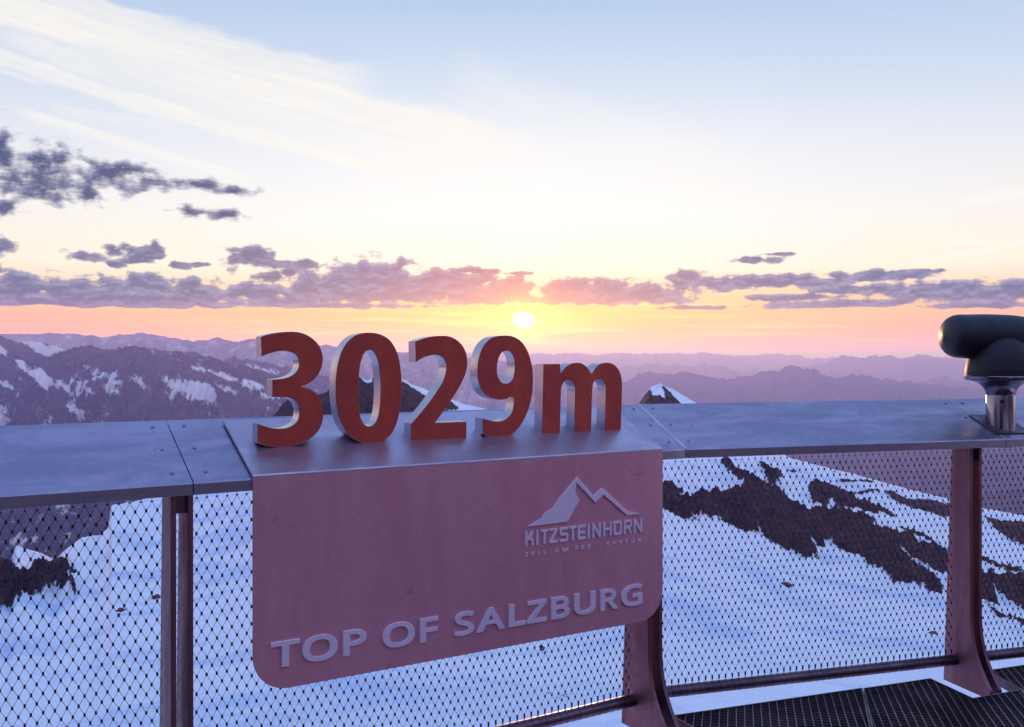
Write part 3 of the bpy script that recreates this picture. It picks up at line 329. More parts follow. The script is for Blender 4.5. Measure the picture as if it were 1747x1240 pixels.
metal('cap_steel', (0.43, 0.375, 0.47, 1), (0.30, 0.27, 0.37, 1), 0.33, (0.7, 2.6, 2.6), brushed=(3, 160, 160))
metal('plate_steel', (0.60, 0.51, 0.59, 1), (0.46, 0.38, 0.46, 1), 0.36, (0.8, 1.4, 1.4), brushed=(3, 160, 160))
metal('panel_steel', (0.80, 0.345, 0.435, 1), (0.70, 0.28, 0.365, 1), 0.44, (1.6, 1, 0.5), spots=0.45, bump=0.04, metallic=0.30, brushed=(120, 1, 3))  # red in the base colour stands in for weak red bounce light
metal('letter_steel', (0.95, 0.76, 0.93, 1), (0.90, 0.70, 0.88, 1), 0.36, bump=0.02, metallic=0.15, spots=0.15, brushed=(4, 4, 160))
metal('edge_steel', (0.58, 0.53, 0.57, 1), (0.42, 0.37, 0.42, 1), 0.22, bump=0.05, spots=0.3, brushed=(40, 220, 10))
metal('numeral_face', (0.72, 0.105, 0.065, 1), (0.52, 0.062, 0.050, 1), 0.42, bump=0.08, metallic=0.35, spots=0.4, brushed=(5, 5, 220))  # plain steel; dusky red reflection and glare painted into the front's colour
metal('post_steel', (0.30, 0.15, 0.19, 1), (0.20, 0.095, 0.125, 1), 0.42, (2, 2, 0.6), brushed=(120, 120, 4), metallic=0.85)
metal('rail_steel', (0.22, 0.15, 0.19, 1), (0.12, 0.08, 0.11, 1), 0.36, brushed=(6, 80, 80))
metal('wire_steel', (0.085, 0.042, 0.05, 1), (0.05, 0.026, 0.032, 1), 0.55, bump=0.0, metallic=0.6)
metal('grating_steel', (0.26, 0.22, 0.28, 1), (0.13, 0.11, 0.15, 1), 0.42)
metal('scope_paint', (0.030, 0.022, 0.038, 1), (0.018, 0.014, 0.024, 1), 0.46, bump=0.03, metallic=0.3, spots=0.2)
metal('scope_steel', (0.40, 0.35, 0.40, 1), (0.28, 0.23, 0.28, 1), 0.14, bump=0.03, spots=0.1, brushed=(4, 4, 160))

m, t, p = new_mat('screw_dark')
p.inputs['Base Color'].default_value = (0.03, 0.025, 0.03, 1); p.inputs['Metallic'].default_value = 0.6; p.inputs['Roughness'].default_value = 0.5


def terrain_mat(name, rock_a, rock_b, snow, attr, size, edge=0.22, bump=1.0, streak=None, frag=1.5):
    """rock and snow; where the snow lies is stored with the mesh, its rim is broken up by noise"""
    m, t, p = new_mat(name)
    co = obj_co(t)
    at = t.new('ShaderNodeAttribute', attribute_name=attr).outputs['Fac']
    n1 = t.noise(co, 1.0 / size, 8, 0.68)
    n2 = t.noise(co, 5.0 / size, 6, 0.65)
    sc = co
    if streak:      # couloirs and ribs run obliquely down the face
        sc = t.xyz(t.math('MULTIPLY', t.vmath('DOT_PRODUCT', co, (0.62, 0, 0.78)), streak[0]), t.math('MULTIPLY', t.vmath('DOT_PRODUCT', co, (0, 1, 0)), streak[1]), t.math('MULTIPLY', t.vmath('DOT_PRODUCT', co, (0.78, 0, -0.62)), streak[2]))
        n1 = t.math('ADD', t.math('MULTIPLY', n1, 0.4), t.math('MULTIPLY', t.noise(sc, 1.6 / size, 8, 0.7), 0.6))
    n3 = t.noise(sc, 2.2 / size, 9, 0.72, 0.6)
    v = t.math('ADD', at, t.math('MULTIPLY', t.math('SUBTRACT', n3, 0.5), frag))
    v = t.math('ADD', v, t.math('MULTIPLY', t.math('SUBTRACT', n2, 0.5), 1.3 if streak else 0.8))
    s = t.smooth(v, 0.5 - edge * 0.5, 0.5 + edge * 0.5)
    rock = t.mix(t.smooth(n1, 0.41, 0.59), rock_a, rock_b)  # wide rock contrast also stands in for missing relief shade
    rock = t.mix(t.smooth(n2, 0.45, 0.7, 0, 0.6), rock, tuple(x * 2.2 for x in rock_b[:3]) + (1,))
    sn = t.mix(t.smooth(n1, 0.3, 0.7), snow, tuple(x * 0.93 for x in snow[:3]) + (1,))
    if name == 'snowfield':     # shade of hollows painted as blue and grey patches into the snow colour
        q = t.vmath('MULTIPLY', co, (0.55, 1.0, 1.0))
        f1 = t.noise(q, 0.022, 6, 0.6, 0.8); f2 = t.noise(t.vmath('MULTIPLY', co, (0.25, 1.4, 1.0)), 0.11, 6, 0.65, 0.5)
        hollow_shade = t.smooth(t.math('ADD', t.math('MULTIPLY', f1, 0.7), t.math('MULTIPLY', f2, 0.3)), 0.47, 0.60)
        sn = t.mix(t.math('MULTIPLY', hollow_shade, 0.75), sn, (0.50, 0.63, 0.84, 1))
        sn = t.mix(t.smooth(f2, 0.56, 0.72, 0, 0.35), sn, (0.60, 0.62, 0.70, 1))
    t.l.new(t.mix(s, rock, sn), p.inputs['Base Color'])
    p.inputs['Roughness'].default_value = 0.85
    p.inputs['Specular IOR Level'].default_value = 0.15
    h = t.math('MULTIPLY', t.math('ADD', n1, n2), t.math('SUBTRACT', 1.25, s))
    add_bump(t, p, h, bump, size * 0.25)
    return m


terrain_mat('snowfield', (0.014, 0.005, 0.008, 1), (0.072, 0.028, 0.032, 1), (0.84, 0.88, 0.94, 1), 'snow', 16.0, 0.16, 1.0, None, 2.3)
terrain_mat('alpine_rock', (0.020, 0.018, 0.030, 1), (0.085, 0.070, 0.090, 1), (0.76, 0.80, 0.90, 1), 'snow', 230.0, 0.34, 1.0, (1.7, 0.5, 0.3), 4.0)
terrain_mat('far_rock', (0.035, 0.032, 0.045, 1), (0.060, 0.050, 0.062, 1), (0.6, 0.62, 0.72, 1), 'snow', 900.0, 0.3, 0.6)
terrain_mat('hazed_rock', (0.34, 0.26, 0.31, 1), (0.46, 0.37, 0.42, 1), (0.72, 0.74, 0.82, 1), 'snow', 500.0, 0.3, 0.7)  # distance haze painted into the rock colour
terrain_mat('valley_floor', (0.022, 0.028, 0.024, 1), (0.045, 0.045, 0.04, 1), (0.5, 0.5, 0.5, 1), 'snow', 1500.0, 0.3, 0.3)
m, t, p = new_mat('boulder_rock')
co = obj_co(t); n = t.noise(co, 2.5, 7, 0.65)
t.l.new(t.mix(t.smooth(n, 0.35, 0.65), (0.05, 0.022, 0.026, 1), (0.13, 0.07, 0.07, 1)), p.inputs['Base Color'])
p.inputs['Roughness'].default_value = 0.9; add_bump(t, p, n, 0.8, 0.2)


# ------------------------------------------------------------------ object helpers
def tag(o, label=None, cat=None, group=None, kind=None):
    if label: o['label'] = label
    if cat: o['category'] = cat
    if group: o['group'] = group
    if kind: o['kind'] = kind
    return o


def empty(name, loc=(0, 0, 0), rz=0.0):
    o = bpy.data.objects.new(name, None); COL.objects.link(o)
    o.location = loc; o.rotation_euler = (0, 0, rz); o.empty_display_size = 0.2
    return o


def link_mesh(name, me, parent=None):
    o = bpy.data.objects.new(name, me); COL.objects.link(o)
    if parent is not None: o.parent = parent
    return o


def obj(name, bm, mats, parent=None, smooth=False, matrix=None):
    me = bpy.data.meshes.new(name)
    bmesh.ops.recalc_face_normals(bm, faces=bm.faces)
    bm.to_mesh(me); bm.free()
    for mt in (mats if isinstance(mats, (list, tuple)) else [mats]):
        me.materials.append(MATS[mt])
    if smooth:
        me.polygons.foreach_set('use_smooth', [True] * len(me.polygons))
        me.set_sharp_from_angle(angle=R(38))
    o = link_mesh(name, me, parent)
    if matrix is not None: o.matrix_local = matrix
    return o


def area(l):
    return 0.5 * sum(l[i - 1][0] * l[i][1] - l[i][0] * l[i - 1][1] for i in range(len(l)))


def offset(l, d):
    """mitred offset; positive grows a counter-clockwise loop"""
    n = len(l); out = []
    for i in range(n):
        a, b, c = Vector(l[i - 1]), Vector(l[i]), Vector(l[(i + 1) % n])
        e1 = (b - a).normalized(); e2 = (c - b).normalized()
        n1 = Vector((e1.y, -e1.x)); n2 = Vector((e2.y, -e2.x))
        k = 1 + n1.dot(n2)
        v = (n1 + n2) / max(k, 0.45)
        out.append(tuple(b + v * d))
    return out


def orient(loops):
    res = []
    big = max(range(len(loops)), key=lambda i: abs(area(loops[i])))
    for i, l in enumerate(loops):
        a = area(l)
        if (a > 0) != (i == big): l = list(reversed(l))
        res.append(list(l))
    res.insert(0, res.pop(big))
    return res


def slab(loops, y_front, y_back, chamfer=0.0, bm=None, front_mat=0, side_mat=0):
    """plate cut from loops in the (x, z) plane, standing between y_front and y_back"""
    bm = bm or bmesh.new()
    loops = orient(loops)
    fl = [offset(l, -chamfer) for l in loops] if chamfer else loops
    rings = []
    lv = [(fl, y_front)] + ([(loops, y_front + chamfer)] if chamfer else []) + [(loops, y_back)]
    for lps, y in lv:
        rings.append([[bm.verts.new((p[0], y, p[1])) for p in l] for l in lps])
    for k in range(len(rings) - 1):
        for ra, rb in zip(rings[k], rings[k + 1]):
            for i in range(len(ra)):
                f = bm.faces.new((ra[i - 1], ra[i], rb[i], rb[i - 1])); f.material_index = side_mat
    for lps, ring, mi in ((lv[0][0], rings[0], front_mat), (lv[-1][0], rings[-1], side_mat)):
        flat = [v for r in ring for v in r]
        for tri in tessellate_polygon([[Vector((p[0], p[1], 0)) for p in l] for l in lps]):
            try:
                f = bm.faces.new([flat[i] for i in tri]); f.material_index = mi
            except ValueError:
                pass
    return bm


def prism(profile, axis_a, axis_b, x0, x1, bm=None):
    """extrude a closed profile [(p, z)] from x0 to x1; x0/x1 may be functions of p"""
    bm = bm or bmesh.new()
    fx0 = x0 if callable(x0) else (lambda p: x0); fx1 = x1 if callable(x1) else (lambda p: x1)
    A = [bm.verts.new((fx0(p), p, z)) for p, z in profile]
    B = [bm.verts.new((fx1(p), p, z)) for p, z in profile]
    n = len(profile)
    for i in range(n):
        bm.faces.new((A[i - 1], A[i], B[i], B[i - 1]))
    bm.faces.new(A); bm.faces.new(list(reversed(B)))
    return bm


def box(x0, x1, y0, y1, z0, z1, bm=None):
    return prism([(y0, z0), (y1, z0), (y1, z1), (y0, z1)], 0, 0, x0, x1, bm)


def tube(bm, pts, r, n=6, caps=False):
    pts = [Vector(p) for p in pts]
    rings = []
    up = Vector((0, 0, 1))
    for i, p in enumerate(pts):
        d = (pts[min(i + 1, len(pts) - 1)] - pts[max(i - 1, 0)]).normalized()
        a = d.cross(up)
        if a.length < 1e-4: a = d.cross(Vector((1, 0, 0)))
        a.normalize(); b = d.cross(a)
        rr = r[i] if isinstance(r, (list, tuple)) else r
        rings.append([bm.verts.new(p + (a * math.cos(2 * math.pi * k / n) + b * math.sin(2 * math.pi * k / n)) * rr) for k in range(n)])
    for ra, rb in zip(rings, rings[1:]):
        for k in range(n):
            bm.faces.new((ra[k - 1], ra[k], rb[k], rb[k - 1]))
    if caps:
        bm.faces.new(rings[0]); bm.faces.new(rings[-1])
    return bm


def lathe(prof, n=40, bm=None):
    bm = bm or bmesh.new()
    rings = [[bm.verts.new((r * math.cos(2 * math.pi * k / n), r * math.sin(2 * math.pi * k / n), z)) for k in range(n)] for r, z in prof]
    for ra, rb in zip(rings, rings[1:]):
        for k in range(n):
            bm.faces.new((ra[k - 1], ra[k], rb[k], rb[k - 1]))
    bm.faces.new(rings[0]); bm.faces.new(rings[-1])
    return bm


# ------------------------------------------------------------------ noise for the terrain
def _hash(ix, iy, seed):
    h = (ix.astype(np.int64) * 374761393 + iy.astype(np.int64) * 668265263 + seed * 974711) & 0xFFFFFFFF
    h = ((h ^ (h >> 13)) * 1274126177) & 0xFFFFFFFF
    return ((h ^ (h >> 16)) & 0xFFFF) / 65535.0


def vnoise(x, y, seed=0):
    ix, iy = np.floor(x), np.floor(y); fx, fy = x - ix, y - iy
    u = fx ** 3 * (fx * (fx * 6 - 15) + 10); v = fy ** 3 * (fy * (fy * 6 - 15) + 10)
    a, b = _hash(ix, iy, seed), _hash(ix + 1, iy, seed); c, d = _hash(ix, iy + 1, seed), _hash(ix + 1, iy + 1, seed)
    return (a * (1 - u) + b * u) * (1 - v) + (c * (1 - u) + d * u) * v


def fbm(x, y, seed=0, oct=5, gain=0.5, ridged=False):
    s = 0; a = 1.0; tot = 0
    for k in range(oct):
        n = vnoise(x * 2.03 ** k + 17.3 * k, y * 2.03 ** k - 9.1 * k, seed + k * 7)
        if ridged: n = 1 - np.abs(2 * n - 1)
        s = s + a * n; tot += a; a *= gain
    return s / tot


def in_poly(px, py, poly):
    inside = np.zeros(px.shape, bool)
    n = len(poly); j = n - 1
    for i in range(n):
        xi, yi = poly[i]; xj, yj = poly[j]
        c = ((yi > py) != (yj > py)) & (px < (xj - xi) * (py - yi) / ((yj - yi) if yj != yi else 1e-9) + xi)
        inside ^= c; j = i
    return inside


def blur(m, n=1):
    m = m.astype(np.float64)
    for _ in range(n):
        q = np.pad(m, 1, mode='edge')
        m = (q[1:-1, 1:-1] * 2 + q[:-2, 1:-1] + q[2:, 1:-1] + q[1:-1, :-2] + q[1:-1, 2:]) / 6
    return m


def grid_object(name, X, Y, Z, mat, attr=None, closed=False):
    nr, nc = X.shape
    me = bpy.data.meshes.new(name)
    v = np.stack([X, Y, Z], -1).reshape(-1, 3).astype(np.float32)
    idx = np.arange(nr * nc).reshape(nr, nc)
    if closed:
        idx = np.concatenate([idx, idx[:, :1]], 1)
    q = np.stack([idx[:-1, :-1], idx[:-1, 1:], idx[1:, 1:], idx[1:, :-1]], -1).reshape(-1, 4).astype(np.int32)
    me.vertices.add(len(v)); me.vertices.foreach_set('co', v.ravel())
    me.loops.add(q.size); me.loops.foreach_set('vertex_index', q.ravel())
    me.polygons.add(len(q)); me.polygons.foreach_set('loop_start', np.arange(0, q.size, 4, dtype=np.int32))
    me.polygons.foreach_set('use_smooth', np.ones(len(q), bool))
    me.update(calc_edges=True); me.validate()
    a = me.attributes.new('snow', 'FLOAT', 'POINT')
    a.data.foreach_set('value', (np.zeros(nr * nc) if attr is None else attr.reshape(-1)).astype(np.float32))
    me.materials.append(MATS[mat])
    return link_mesh(name, me)


# ------------------------------------------------------------------ the far ground and the ranges
def col(px):
    return (px - PX0) / F_PX


def range_obj(name, crest, dist, front_len, drop, amp, seed, nx, ny, mat, px_lo, px_hi, jag=1.0, polys=None, c8=None, thin=0.0, wave=9.0):
    """one mountain range: a crest at its true distance with spurs and gullies falling away on both sides"""
    px = np.linspace(px_lo, px_hi, nx)
    cx, cy = np.array([c[0] for c in crest], float), np.array([c[1] for c in crest], float)
    cr = np.interp(px, cx, cy)
    jn = ((fbm(px / 16.0, px * 0, seed, 5, 0.62) - 0.5) * 14.0 + (fbm(px / 7.0, px * 0 + 3, seed, 4, 0.6, True) - 0.5) * 7.0) * jag
    x0 = col(px) * dist
    zc = EYE + (PY0 - cr + jn) / F_PX * dist
    u = np.concatenate([np.linspace(-0.7, 0, 10)[:-1], np.linspace(0, 1, ny) ** 1.25])
    U, Xg = np.meshgrid(u, x0, indexing='ij')
    Zc = np.broadcast_to(zc, U.shape)
    W = dist / F_PX
    spur = fbm(Xg / (W * 60) + U * 1.2, U * 1.5 + seed, seed + 3, 4, 0.55, True)
    Yg = dist - U * front_len + (spur - 0.6) * front_len * 0.35 * np.clip(np.abs(U) * 4, 0, 1)
    gul = fbm(Xg / (W * wave * 2.2) + U * 3.0, U * 5.0, seed + 11, 6, 0.58, True)
    rough = fbm(Xg / (W * 5), U * 40, seed + 23, 4, 0.6)
    Z = Zc - drop * np.abs(U) ** 0.88 + ((gul - 0.62) * amp * 1.6 + (rough - 0.5) * amp * 0.35) * np.clip(np.abs(U) * 9, 0, 1)
    snow = None
    if polys is not None:
        P_x = PX0 + Xg / Yg * F_PX; P_y = PY0 - (Z - EYE) / Yg * F_PX
        # smooth projected position (without the small noise) keeps the fields in one piece
        sm = np.zeros(U.shape)
        for pl in polys:
            sm = np.maximum(sm, in_poly(P_x, P_y, pl).astype(float))
        sm = blur(sm, 1)
        th = fbm(Xg / (W * 4.0) + U * 14, U * 16 - Xg / (W * 22), seed + 41, 4, 0.6)
        snow = 0.82 * sm + thin * np.clip((th - 0.57) * 7, 0, 1) * np.clip(U * 12, 0, 1)
    o = grid_object(name, Xg, Yg, Z, mat, snow)
    tag(o, kind='structure')
    return o


g = np.linspace(-1, 1, 121)
gx, gy = np.meshgrid(np.sign(g) * np.abs(g) ** 2 * 110000, np.sign(g) * np.abs(g) ** 2 * 110000)
rr = np.hypot(gx, gy)
gz = -1900 + (fbm(gx / 2600, gy / 2600, 5, 5, 0.5, True) - 0.5) * 500 * np.clip(rr / 4000, 0.2, 1)
tag(grid_object('ground', gx, gy, gz, 'valley_floor'), kind='structure')


def c8(l):
    return [(x / 3.494, 540 + y / 3.494) for x, y in l]


def c4(l):
    return [(1100 + x / 2.48, 740 + y / 2.48) for x, y in l]


def c3(l):
    return [(x / 2.215, 680 + y / 2.215) for x, y in l]


L1 = c8([(-700, 330), (-300, 250), (-120, 300), (0, 265), (60, 240), (120, 268), (230, 265), (330, 230), (420, 195), (490, 175), (570, 190), (620, 200), (700, 190), (800, 170), (840, 180), (900, 195), (960, 215), (1060, 212),
         (1130, 235), (1200, 240), (1290, 245), (1340, 275), (1400, 290), (1500, 310), (1600, 345), (1750, 395), (1900, 440), (2100, 520), (2400, 640)])
L1_SNOW = [c8(p) for p in (
    [(70, 240), (150, 265), (240, 300), (300, 360), (400, 385), (430, 440), (480, 470), (575, 478), (520, 482), (430, 465), (340, 430), (310, 452), (250, 420), (200, 370), (120, 310)],
    [(480, 290), (580, 295), (620, 330), (680, 325), (720, 360), (745, 380), (720, 410), (790, 465), (700, 485), (640, 460), (590, 400), (650, 400), (640, 360), (560, 370), (540, 330)],
    [(930, 330), (1000, 360), (1100, 370), (1190, 390), (1260, 420), (1300, 490), (1250, 510), (1180, 500), (1120, 480), (1050, 450), (990, 410)],
    [(1125, 290), (1200, 300), (1290, 330), (1350, 330), (1430, 370), (1590, 390), (1620, 430), (1500, 440), (1420, 400), (1340, 370), (1230, 330), (1150, 320)],
    [(370, 510), (420, 515), (500, 560), (530, 620), (480, 615), (440, 570)], [(-60, 350), (50, 390), (115, 440), (80, 442), (0, 410), (-60, 400)], [(-40, 500), (20, 520), (70, 600), (60, 645), (-40, 640)],
    [(345, 325), (400, 350), (500, 400), (570, 465), (520, 460), (440, 410), (380, 360)], [(1270, 390), (1350, 410), (1430, 460), (1400, 470), (1300, 420)], [(560, 590), (610, 610), (600, 620), (565, 605)],
    [(820, 370), (870, 430), (850, 440), (830, 400)], [(860, 470), (900, 510), (880, 512), (850, 485)], [(480, 205), (525, 225), (510, 232)], [(1540, 455), (1700, 470), (1660, 490), (1560, 480)])]
range_obj('mountain_ridge', L1, 5200, 2600, 1500, 150, 3, 760, 170, 'alpine_rock', -420, 640, 0.9, L1_SNOW, thin=0.46)
L0 = c8([(-500, 150), (-200, 70), (-60, 95), (0, 108), (40, 130), (140, 160), (220, 210), (290, 245), (420, 330), (600, 480)])
range_obj('mountain_ridge', L0, 6300, 1500, 1500, 160, 9, 300, 60, 'alpine_rock', -420, 190, 0.6, [c8([(-90, 150), (0, 160), (50, 240), (-60, 230)])], thin=0.25)
LG = c8([(-200, 200), (60, 165), (150, 148), (190, 150), (240, 152), (330, 176), (400, 202), (470, 240), (600, 330)])
range_obj('mountain_ridge', LG, 7000, 1800, 1500, 120, 15, 260, 60, 'alpine_rock', 0, 190, 0.3, [c8([(100, 130), (240, 130), (330, 165), (420, 200), (330, 230), (280, 240), (220, 205), (140, 165)])], thin=0.2)
L2 = c8([(700, 330), (950, 245), (1090, 225), (1150, 208), (1200, 240), (1290, 262), (1330, 262), (1395, 223), (1440, 262), (1500, 250), (1560, 272), (1650, 290), (1747, 310), (1900, 340), (2100, 400), (2400, 470), (2700, 560)])
range_obj('mountain_ridge', L2, 7600, 2000, 1600, 180, 21, 460, 70, 'alpine_rock', 190, 800, 0.7, [c8([(1440, 262), (1560, 300), (1700, 330), (1650, 345), (1500, 320)])], thin=0.25)


def c7(l):
    return [(850 + x / 1.948, 300 + y / 1.948) for x, y in l]


RM = c7([(-900, 900), (-300, 810), (100, 735), (300, 700), (410, 690), (470, 655), (560, 660), (620, 655), (700, 668), (770, 680), (840, 665), (900, 645), (990, 630), (1060, 645), (1110, 672), (1180, 658), (1250, 672), (1300, 675), (1400, 690),
         (1520, 700), (1700, 712), (1900, 705), (2300, 720)])
range_obj('mountain_range', RM, 13000, 4200, 1900, 230, 31, 760, 110, 'far_rock', 640, 2050, 0.8, [], thin=0.12)
RN = c7([(700, 800), (1200, 735), (1400, 688), (1480, 667), (1540, 684), (1620, 692), (1747, 700), (1900, 690), (2100, 720), (2400, 740)])
range_obj('mountain_range', RN, 16500, 4000, 1900, 200, 37, 400, 60, 'far_rock', 1300, 2080, 0.6)
RF = c7([(-400, 690), (0, 655), (200, 640), (410, 638), (470, 630), (560, 628), (640, 634), (700, 629), (760, 640), (830, 655), (1000, 640), (1100, 618), (1130, 601), (1200, 604), (1310, 596), (1345, 607), (1390, 593), (1440, 606), (1500, 603), (1600, 618), (1800, 610), (2200, 625)])
range_obj('mountain_range', RF, 24000, 5000, 2200, 260, 43, 700, 60, 'far_rock', 640, 2050, 0.7)
RL = [(-500, 578), (-300, 570), (-100, 574), (0, 571), (60, 569), (115, 568), (170, 575), (240, 568), (275, 572), (330, 583), (372, 576), (400, 582), (430, 579), (520, 586), (640, 597), (760, 606), (900, 620), (1100, 650)]
range_obj('mountain_range', RL, 8300, 2500, 1500, 120, 53, 700, 60, 'hazed_rock', -420, 1000, 0.45, [], thin=0.3)
R0 = [(-400, 606), (640, 602), (760, 600), (900, 603), (1060, 604), (1190, 602), (1270, 607), (1330, 603), (1380, 610), (1500, 612), (1700, 606), (2100, 608)]
range_obj('mountain_range', R0, 34000, 6000, 2600, 300, 51, 700, 50, 'far_rock', 300, 2080, 0.5)
VR = c4([(-200, -40), (600, 20), (760, 90), (880, 105), (1290, 185), (1605, 250), (2000, 330), (2600, 440)])
range_obj('mountain_ridge', c4([(-900, 200), (300, 140), (760, 60), (1000, 20), (1300, -8), (1640, -20), (2100, 20), (2600, 60)]), 7800, 3200, 1250, 170, 61, 420, 90, 'far_rock', 800, 2080, 0.6, [], thin=0.1)
range_obj('mountain_ridge', c4([(300, 420), (1000, 330), (1290, 275), (1440, 255), (1605, 236), (1900, 190), (2400, 170)]), 4800, 2200, 900, 120, 67, 380, 80, 'alpine_rock', 1050, 2080, 0.6, [], thin=0.05)

# ------------------------------------------------------------------ the near snowfield and its crest, all round the deck
SIL = [(-420, 1010), (-120, 965), (0, 950), (18, 958), (27, 931), (68, 943), (95, 955), (108, 940), (140, 916), (171, 912), (185, 896), (190, 862), (240, 853), (300, 835), (380, 790), (440, 735), (470, 706), (482, 690), (492, 681), (520, 678), (552, 672),
       (562, 664), (572, 670), (590, 655), (614, 643), (626, 650), (640, 641), (660, 640), (684, 646), (704, 656), (730, 666), (760, 677), (785, 687), (825, 696), (880, 712), (960, 722), (1040, 715), (1088, 691), (1096, 680), (1107, 664), (1113, 659), (1127, 654), (1137, 659), (1158, 669), (1176, 680), (1192, 690),
       (1250, 725), (1350, 782), (1455, 808), (1560, 837), (1620, 852), (1672, 866), (1747, 879), (1900, 905), (2100, 940)]
ROCK = [c4(p) for p in (
    [(40, 205), (80, 210), (170, 235), (130, 260), (150, 275), (230, 255), (330, 250), (430, 235), (500, 235), (560, 250), (620, 300), (690, 320), (780, 335), (880, 345), (980, 370), (960, 400), (1030, 410), (1120, 440), (1200, 480), (1290, 515), (1350, 560), (1360, 620), (1280, 590), (1190, 560), (1100, 495), (1060, 475),
     (1120, 530), (1180, 590), (1265, 665), (1250, 685), (1150, 650), (1050, 630), (960, 580), (900, 520), (840, 490), (740, 430), (772, 497), (700, 455), (668, 410), (752, 552), (690, 530), (640, 500), (590, 480), (500, 437), (470, 390), (490, 435), (420, 405), (350, 375), (250, 332), (230, 345), (150, 330), (80, 290), (20, 270)],
    [(315, 120), (350, 120), (400, 160), (470, 190), (500, 230), (440, 238), (400, 210), (370, 190), (340, 150)], [(480, 120), (530, 150), (590, 180), (560, 210), (510, 190)], [(600, 150), (650, 152), (640, 162), (605, 160)], [(745, 150), (765, 142), (760, 158)], [(785, 155), (825, 155), (800, 163)],
    [(690, 230), (720, 195), (760, 210), (820, 240), (860, 270), (920, 290), (960, 310), (1000, 350), (900, 320), (830, 330), (790, 285), (760, 320), (710, 300)], [(520, 205), (590, 215), (570, 225), (525, 222)],
    [(1005, 240), (1060, 250), (1110, 280), (1200, 280), (1300, 297), (1390, 330), (1380, 370), (1280, 355), (1200, 340), (1130, 310), (1060, 285)],
    [(1430, 345), (1500, 370), (1605, 375), (1800, 420), (1800, 520), (1605, 480), (1540, 450), (1480, 400)],
    [(1340, 600), (1420, 600), (1500, 605), (1605, 630), (1800, 700), (1800, 800), (1605, 745), (1540, 705), (1470, 655), (1500, 720), (1420, 690), (1350, 650)],
    [(1060, 385), (1150, 415), (1290, 475), (1150, 432), (1090, 405)], [(820, 192), (970, 198), (968, 206), (822, 202)], [(890, 245), (1000, 232), (1000, 240), (900, 255)], [(1410, 520), (1500, 560), (1605, 590), (1605, 600), (1500, 575), (1410, 545)],
    [(1430, 700), (1520, 760), (1640, 810), (1640, 822), (1510, 775)], [(940, 285), (1000, 320), (1070, 345), (1060, 350), (985, 330)])]
ROCK += [c3(p) for p in ([(-400, 560), (0, 545), (40, 560), (48, 620), (62, 680), (130, 650), (150, 640), (195, 612), (232, 598), (262, 640), (292, 655), (230, 662), (282, 700), (287, 742), (262, 715), (200, 712), (150, 737), (90, 722), (40, 772), (0, 795), (-400, 860)],
                         [(360, 515), (385, 485), (425, 478), (408, 492), (385, 512)], [(390, 500), (412, 430), (425, 400), (415, 400), (395, 450)], [(440, 402), (520, 388), (520, 378), (440, 390)])]
ROCK += [[(440, 720), (470, 700), (492, 676), (520, 670), (556, 664), (575, 663), (612, 641), (622, 652), (633, 655), (640, 638), (655, 650), (672, 650), (688, 651), (706, 664), (722, 674), (742, 684), (760, 700), (770, 712), (790, 740), (640, 742), (440, 742)],
         [(757, 684), (768, 684), (786, 699), (762, 700)],
         [(1075, 712), (1088, 690), (1100, 672), (1108, 664), (1112, 667), (1113, 676), (1126, 675), (1133, 681), (1136, 690), (1134, 668), (1127, 657), (1134, 661), (1150, 676), (1164, 692), (1180, 712)]]


def crest_dist(px):
    return np.interp(px, [-420, 0, 200, 330, 480, 650, 850, 1120, 1300, 1747, 2100], [420, 430, 470, 520, 560, 640, 720, 700, 680, 720, 760])


NEAR_Y, BOTTOM = 150.0, 1320.0


def field_point(px, py):
    """point of the undisturbed snowfield seen in a given direction from the deck"""
    px = np.asarray(px, float); py = np.asarray(py, float)
    ys = np.interp(px, [s[0] for s in SIL], [s[1] for s in SIL])
    tt = (BOTTOM - py) / (BOTTOM - ys)
    Y = NEAR_Y * (crest_dist(px) / NEAR_Y) ** tt
    return col(px) * Y, Y, EYE - (py - PY0) / F_PX * Y


pxf = np.linspace(-420, 2100, 1150)
sil = np.interp(pxf, [s[0] for s in SIL], [s[1] for s in SIL]) + (fbm(pxf / 9.0, pxf * 0, 77, 4, 0.6) - 0.5) * 3.0
tv = np.linspace(0, 1, 250)
T, PXg = np.meshgrid(tv, pxf, indexing='ij')
S_ = np.broadcast_to(sil, T.shape)
PYg = BOTTOM + (S_ - BOTTOM) * T
RD = np.broadcast_to(crest_dist(pxf), T.shape)
Yg = NEAR_Y * (RD / NEAR_Y) ** T
Xg = col(PXg) * Yg
Zg = EYE - (PYg - PY0) / F_PX * Yg
rock = np.zeros(T.shape, bool)
for pl in ROCK:
    rock |= in_poly(PXg, PYg, pl)
rk = blur(rock, 2)
rk_soft = blur(rock, 5)
fade = np.clip((1 - T) * 14, 0, 1)
roll = (fbm(Xg / 45, Yg / 60, 101, 4, 0.5) - 0.5) * 9.0 * np.clip((1 - T) * 3, 0, 1) * np.clip(T * 5, 0, 1)
sast = (fbm(Xg / 6 + Yg / 30, Yg / 14, 109, 4, 0.55) - 0.5) * 1.1 * np.clip((1 - T) * 6, 0, 1)
crag = (fbm(Xg / 14 + Yg / 40, Yg / 9, 103, 6, 0.64, True) - 0.45) * 17.0 * rk_soft * np.clip((1 - T) * 10, 0.10, 1)
Zg = Zg + roll + sast + crag
snow = 1.0 - rk
# behind the crest the mountain drops away
bk = [(25, 22), (80, 75), (200, 190), (500, 480), (1100, 1000)]
Xb = np.stack([col(pxf) * (RD[0] + d) for d, _ in bk]); Yb = np.stack([RD[0] + d for d, _ in bk]); Zb = np.stack([Zg[-1] - h for _, h in bk])
